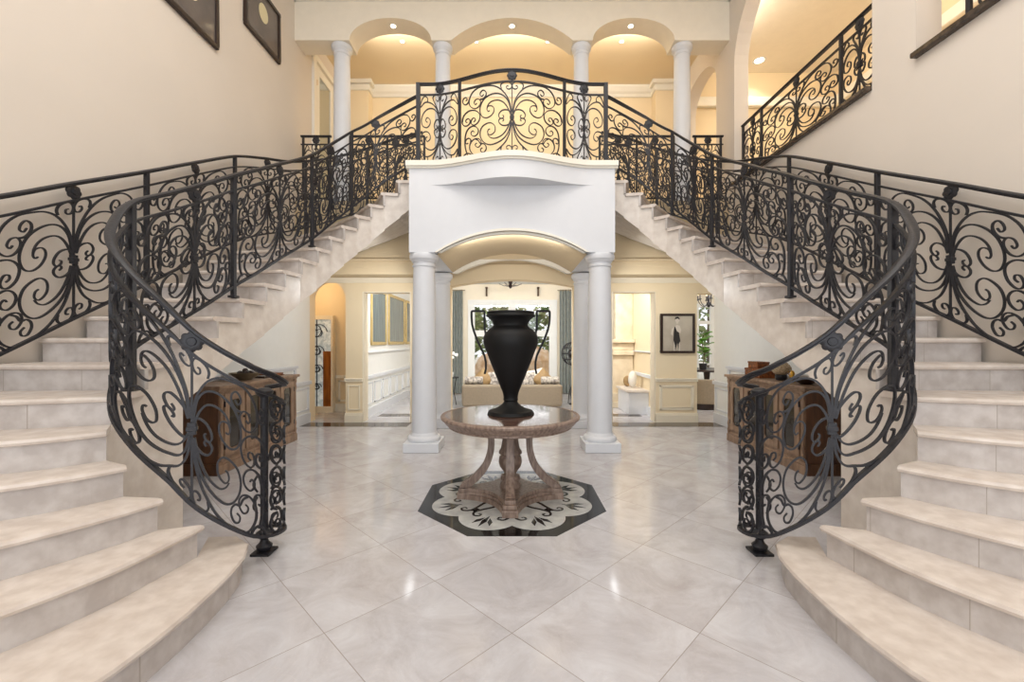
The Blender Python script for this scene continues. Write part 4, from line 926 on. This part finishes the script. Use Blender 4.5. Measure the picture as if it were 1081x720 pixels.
# armillary globe on stand (right)
t = thing('armillary_globe', 'dark wire globe on a slim stand right of the sofa', 'globe', (1.36, 9.6, 0)); m = MB(); c = (1.36, 9.6, 1.12)
for i in range(6):
    a = i * pi / 6; m.sweep([(c[0] + .26 * sin(q * 2 * pi / 32) * cos(a), c[1] + .26 * sin(q * 2 * pi / 32) * sin(a), c[2] + .26 * cos(q * 2 * pi / 32)) for q in range(32)], .007, .007, closed=True)
for z, rr in ((0, .262), (.13, .226), (-.13, .226)): m.sweep([(c[0] + rr * cos(q * 2 * pi / 32), c[1] + rr * sin(q * 2 * pi / 32), c[2] + z) for q in range(32)], .007, .007, closed=True)
m.build('globe_rings', 'iron', t)
m = MB(); m.blob(c, .13, 8, 0, 1); m.build('inner_sphere', 'dark_glass', t, smooth=60)
m = MB(); m.lathe([(.10, 0), (.10, .015), (.02, .03), (.014, .1), (.014, .85), (0, .86)], c[0], c[1], 0, 16)
for a in range(3): m.sweep([(c[0], c[1], .5), (c[0] + .14 * cos(a * 2.09), c[1] + .14 * sin(a * 2.09), .25), (c[0] + .18 * cos(a * 2.09), c[1] + .18 * sin(a * 2.09), 0)], .008, .008)
m.build('stand', 'iron', t, smooth=40)
# framed tall mirrors on the living left wall, drape reflections painted on
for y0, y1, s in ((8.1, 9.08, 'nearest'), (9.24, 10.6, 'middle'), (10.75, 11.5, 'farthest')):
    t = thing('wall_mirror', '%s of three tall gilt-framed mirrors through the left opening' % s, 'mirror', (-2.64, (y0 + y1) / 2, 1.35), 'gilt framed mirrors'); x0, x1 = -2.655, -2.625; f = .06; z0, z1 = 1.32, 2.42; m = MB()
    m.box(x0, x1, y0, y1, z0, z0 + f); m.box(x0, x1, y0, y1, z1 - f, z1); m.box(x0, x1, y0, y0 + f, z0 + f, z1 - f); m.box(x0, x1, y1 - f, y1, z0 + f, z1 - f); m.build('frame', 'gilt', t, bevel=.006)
    m = MB(); m.box(x0, -2.642, y0 + f, y1 - f, z0 + f, z1 - f); m.build('mirror_glass', 'painted_reflection', t)
# wainscot stiles in living left
m = MB()
for i in range(7):
    y0 = 7.8 + i * .55; m.box(-2.665, -2.645, y0, y0 + .45, .22, .245); m.box(-2.665, -2.645, y0, y0 + .45, .60, .625); m.box(-2.665, -2.645, y0, y0 + .025, .22, .62); m.box(-2.665, -2.645, y0 + .425, y0 + .45, .22, .62)
struct('trim_10', m, 'white')
# fireplace through right opening
t = thing('fireplace', 'pale carved limestone fireplace seen through the right opening', 'fireplace', (2.3, 9.9, 0)); m = MB()
m.box(1.98, 2.59, 9.2, 9.52, .12, 1.10); m.box(1.98, 2.59, 10.5, 10.8, .12, 1.10); m.box(2.3, 2.59, 9.52, 10.5, .12, 1.1); m.build('surround', 'marble_fire', t, bevel=.02)
m = MB(); m.box(1.93, 2.59, 9.12, 10.88, 1.10, 1.2); m.box(1.97, 2.59, 9.17, 10.83, 1.2, 1.36); m.box(1.90, 2.59, 9.08, 10.92, 1.36, 1.44); m.build('mantel', 'marble_fire', t, bevel=.015)
m = MB(); m.box(1.72, 2.59, 9.05, 10.95, 0, .12); m.box(1.80, 2.59, 9.1, 10.9, .12, .30) ; m.build('hearth', 'marble_fire', t, bevel=.01)
m = MB(); m.box(2.22, 2.595, 9.28, 10.72, 1.44, 2.91); m.build('chimney_breast', 'marble_fire', t, bevel=.01)
t = thing('mantel_mirror', 'tall dark framed mirror standing on the fireplace mantel', 'mirror', (2.19, 10, 1.45)); m = MB(); m.box(2.17, 2.21, 9.5, 10.5, 1.45, 2.6); m.build('frame', 'frame', t, bevel=.01); m = MB(); m.box(2.165, 2.17, 9.58, 10.42, 1.53, 2.52); m.build('mirror_glass', 'mirror', t)
m = MB(); m.lathe([(0, 0), (.04, 0), (.06, .06), (.03, .12), (.04, .14), (0, .14)], 2.05, 9.3, 1.442, 16); tag(m.build('mantel_urn', 'bark', smooth=40), 'small brown urn on the fireplace mantel', 'urn')
# window seat with cushion
t = thing('window_seat', 'built-in pale bench with cushions beyond the right opening', 'bench', (2.4, 8.6, 0)); m = MB(); m.box(2.22, 2.6, 8.2, 9.05, 0, .42); m.build('bench_base', 'white', t, bevel=.01); m = MB(); m.box(2.18, 2.6, 8.17, 9.05, .42, .47); m.build('seat_slab', 'stone', t, bevel=.01)
m = MB(); m.blob((2.40, 8.60, .64), .15, 10, .02, 2, (.55, .7, 1.1)); tag(m.build('seat_pillow', 'white_cloth', smooth=60), 'off-white pillow leaning on the bench beyond the right opening', 'pillow'); m = MB(); m.blob((2.36, 8.85, .58), .11, 10, .02, 5, (.7, .7, 1)); tag(m.build('round_ornament', 'gold_fabric', smooth=60), 'brown rounded ornament on the bench behind the pillow', 'ornament')
# ------------------------------------------------------------------ breakfast room contents
t = thing('chandelier', 'small black iron chandelier seen through the far right opening', 'chandelier', (4.1, 9.0, 3.1)); m = MB(); cx, cy = 4.1, 9.0
m.lathe([(0, -1.0), (.03, -.98), (.05, -.93), (.02, -.88), (.035, -.8), (.012, -.74), (.012, -.02), (.05, 0), (0, 0)], cx, cy, 3.1, 16); m.build('stem', 'iron', t, smooth=40)
for i in range(6):
    a = i * pi / 3 + .3; m = MB(); P = [(cx + r_ * cos(a), cy + r_ * sin(a), 3.1 + z) for r_, z in ((.02, -.9), (.09, -.98), (.17, -.93), (.22, -.84))]
    m.sweep(catmull(P, 5), .008, .008, sides=6); m.lathe([(.03, -.84), (.035, -.83), (.012, -.82), (.012, -.74), (0, -.74)], cx + .22 * cos(a), cy + .22 * sin(a), 3.1, 10); ar = m.build('arm', 'iron', t, smooth=50)
    m = MB(); m.lathe([(0, -.74), (.012, -.72), (.006, -.68), (0, -.67)], cx + .22 * cos(a), cy + .22 * sin(a), 3.1, 8); m.build('bulb', 'bulb', ar)
t = thing('upholstered_armchair', 'beige curved-back armchair beyond the far right opening', 'armchair', (4.0, 9.0, 0)); m = MB()
pts = [(4.0 + .42 * cos(a), 9.1 + .42 * sin(a)) for a in [pi + pi * i / 20 for i in range(21)]]; inn_ = [(4.0 + .32 * cos(a), 9.1 + .32 * sin(a)) for a in [2 * pi - pi * i / 20 for i in range(21)]]
m.extrude(pts + inn_, 'z', .12, .62); m.build('backrest', 'sofa', t, bevel=.02); m = MB(); m.lathe([(0, .12), (.32, .12), (.32, .40), (.30, .43), (0, .43)], 4.0, 9.15, 0, 28); m.build('seat', 'sofa', t, smooth=40)
m = MB(); m.lathe([(.38, .0), (.40, .03), (.40, .12), (.1, .12)], 4.0, 9.12, 0, 28); m.build('base', 'frame', t)
t = thing('dining_table', 'dark round dining table behind the beige armchair', 'table', (4.6, 10.2, 0)); m = MB(); m.lathe([(0, .70), (.6, .70), (.62, .72), (.6, .74), (0, .74)], 4.6, 10.2, 0, 36); m.build('top', 'frame', t); m = MB(); m.lathe([(.3, 0), (.3, .04), (.06, .08), (.05, .4), (.08, .7)], 4.6, 10.2, 0, 20); m.build('pedestal', 'frame', t, smooth=40)
t = thing('fiddle_leaf_plant', 'potted plant with big bright green leaves near the breakfast room windows', 'plant', (4.42, 10.0, .74)); m = MB(); m.lathe([(0, 0), (.07, 0), (.09, .14), (.08, .14), (0, .12)], 4.42, 10.0, .74, 20); m.build('pot', 'iron', t, smooth=40)
m = MB(); m.sweep(catmull([(4.42, 10, .85), (4.46, 10, 1.1), (4.40, 10, 1.35), (4.44, 10, 1.55)], 4), .008, .008, sides=6); m.build('stem', 'bark', t)
for i in range(11):
    a = i * 2.4; L = .18 + .05 * (i % 3); z = 1.05 + .05 * i; m = MB(); vs = []; bx_, by_ = 4.43, 10.0
    for q in range(9):
        u = q / 8; w = .075 * sin(pi * min(u * .9 + .1, 1)); r_ = .02 + L * u; zz = z + .10 * sin(u * 1.9) - .03 * u
        for sd in (-1, 0, 1): vs.append((bx_ + r_ * cos(a) - sd * w * sin(a), by_ + r_ * sin(a) + sd * w * cos(a), zz - .02 * abs(sd)))
    k = len(vs); vs += [(x, y, z_ - .003) for x, y, z_ in vs]; fs = []
    for q in range(8):
        for sd in (0, 1): b0 = q * 3 + sd; fs.append((b0, b0 + 1, b0 + 4, b0 + 3)); fs.append((k + b0 + 3, k + b0 + 4, k + b0 + 1, k + b0))
    m.add(vs, fs); m.build('leaf', 'leaf', t, smooth=60)

# ------------------------------------------------------------------ garden beyond the windows
m = MB(); m.box(-12, 14, 14.0, 40, -.2, -.05); struct('ground', m, 'lawn')
def shrub(cx, cy, w, h, seed, label, mt='dark_leaf'):
    t = thing('garden_shrub', label, 'shrub', (cx, cy, -.05), 'garden shrubs'); rnd = random.Random(seed); m = MB()
    for i in range(850):
        a, b = rnd.uniform(0, 2 * pi), rnd.uniform(-1, 1); rr = rnd.uniform(.6, 1); s_ = sqrt(1 - b * b)
        p = (cx + w * rr * s_ * cos(a), cy + .6 * rr * s_ * sin(a), h * .55 + h * .45 * rr * b); q = rnd.uniform(.06, .13) * h * .5; th = rnd.uniform(0, pi); ph = rnd.uniform(-.8, .8)
        d1 = Vector((cos(th), sin(th), ph)) * q; d2 = Vector((-sin(th), cos(th), rnd.uniform(-.6, .6))) * q * .6; P = Vector(p)
        m.add([P - d1, P + d2, P + d1, P - d2], [(0, 1, 2, 3)])
    m.build('foliage', mt, t); m = MB(); m.lathe([(.06, 0), (.04, h * .7)], cx, cy, -.05, 8); m.build('trunk', 'bark', t)
for i, (x, y, w, h, s) in enumerate(((-2.0, 16.5, 1.0, 3.4, 'tall green shrub at the left of the garden window view'), (-.3, 18.5, 1.3, 3.3, 'broad green shrub left of centre beyond the window'), (2.0, 20.3, 1.3, 3.6, 'broad green shrub right of centre beyond the window'), (5.0, 18, 1.4, 3.2, 'green shrub at the right of the garden window view'), (7.5, 16.5, 1.8, 3.8, 'tall green shrub outside the breakfast room windows'))): shrub(x, y, w, h, i, s)
for i, (x, y, r_, s) in enumerate(((-.75, 15.4, .5, 'tan garden boulder left of centre beyond the window'), (-2.1, 14.9, .55, 'tan garden boulder farthest left beyond the window'), (.9, 16.0, .6, 'tan garden boulder right of centre beyond the window'))):
    m = MB(); m.blob((x, y, r_ * .8), r_, 10, .12, i + 20, (1.1, .8, 1.1)); tag(m.build('garden_boulder', 'soil_rock'), s, 'boulder', 'garden boulders')
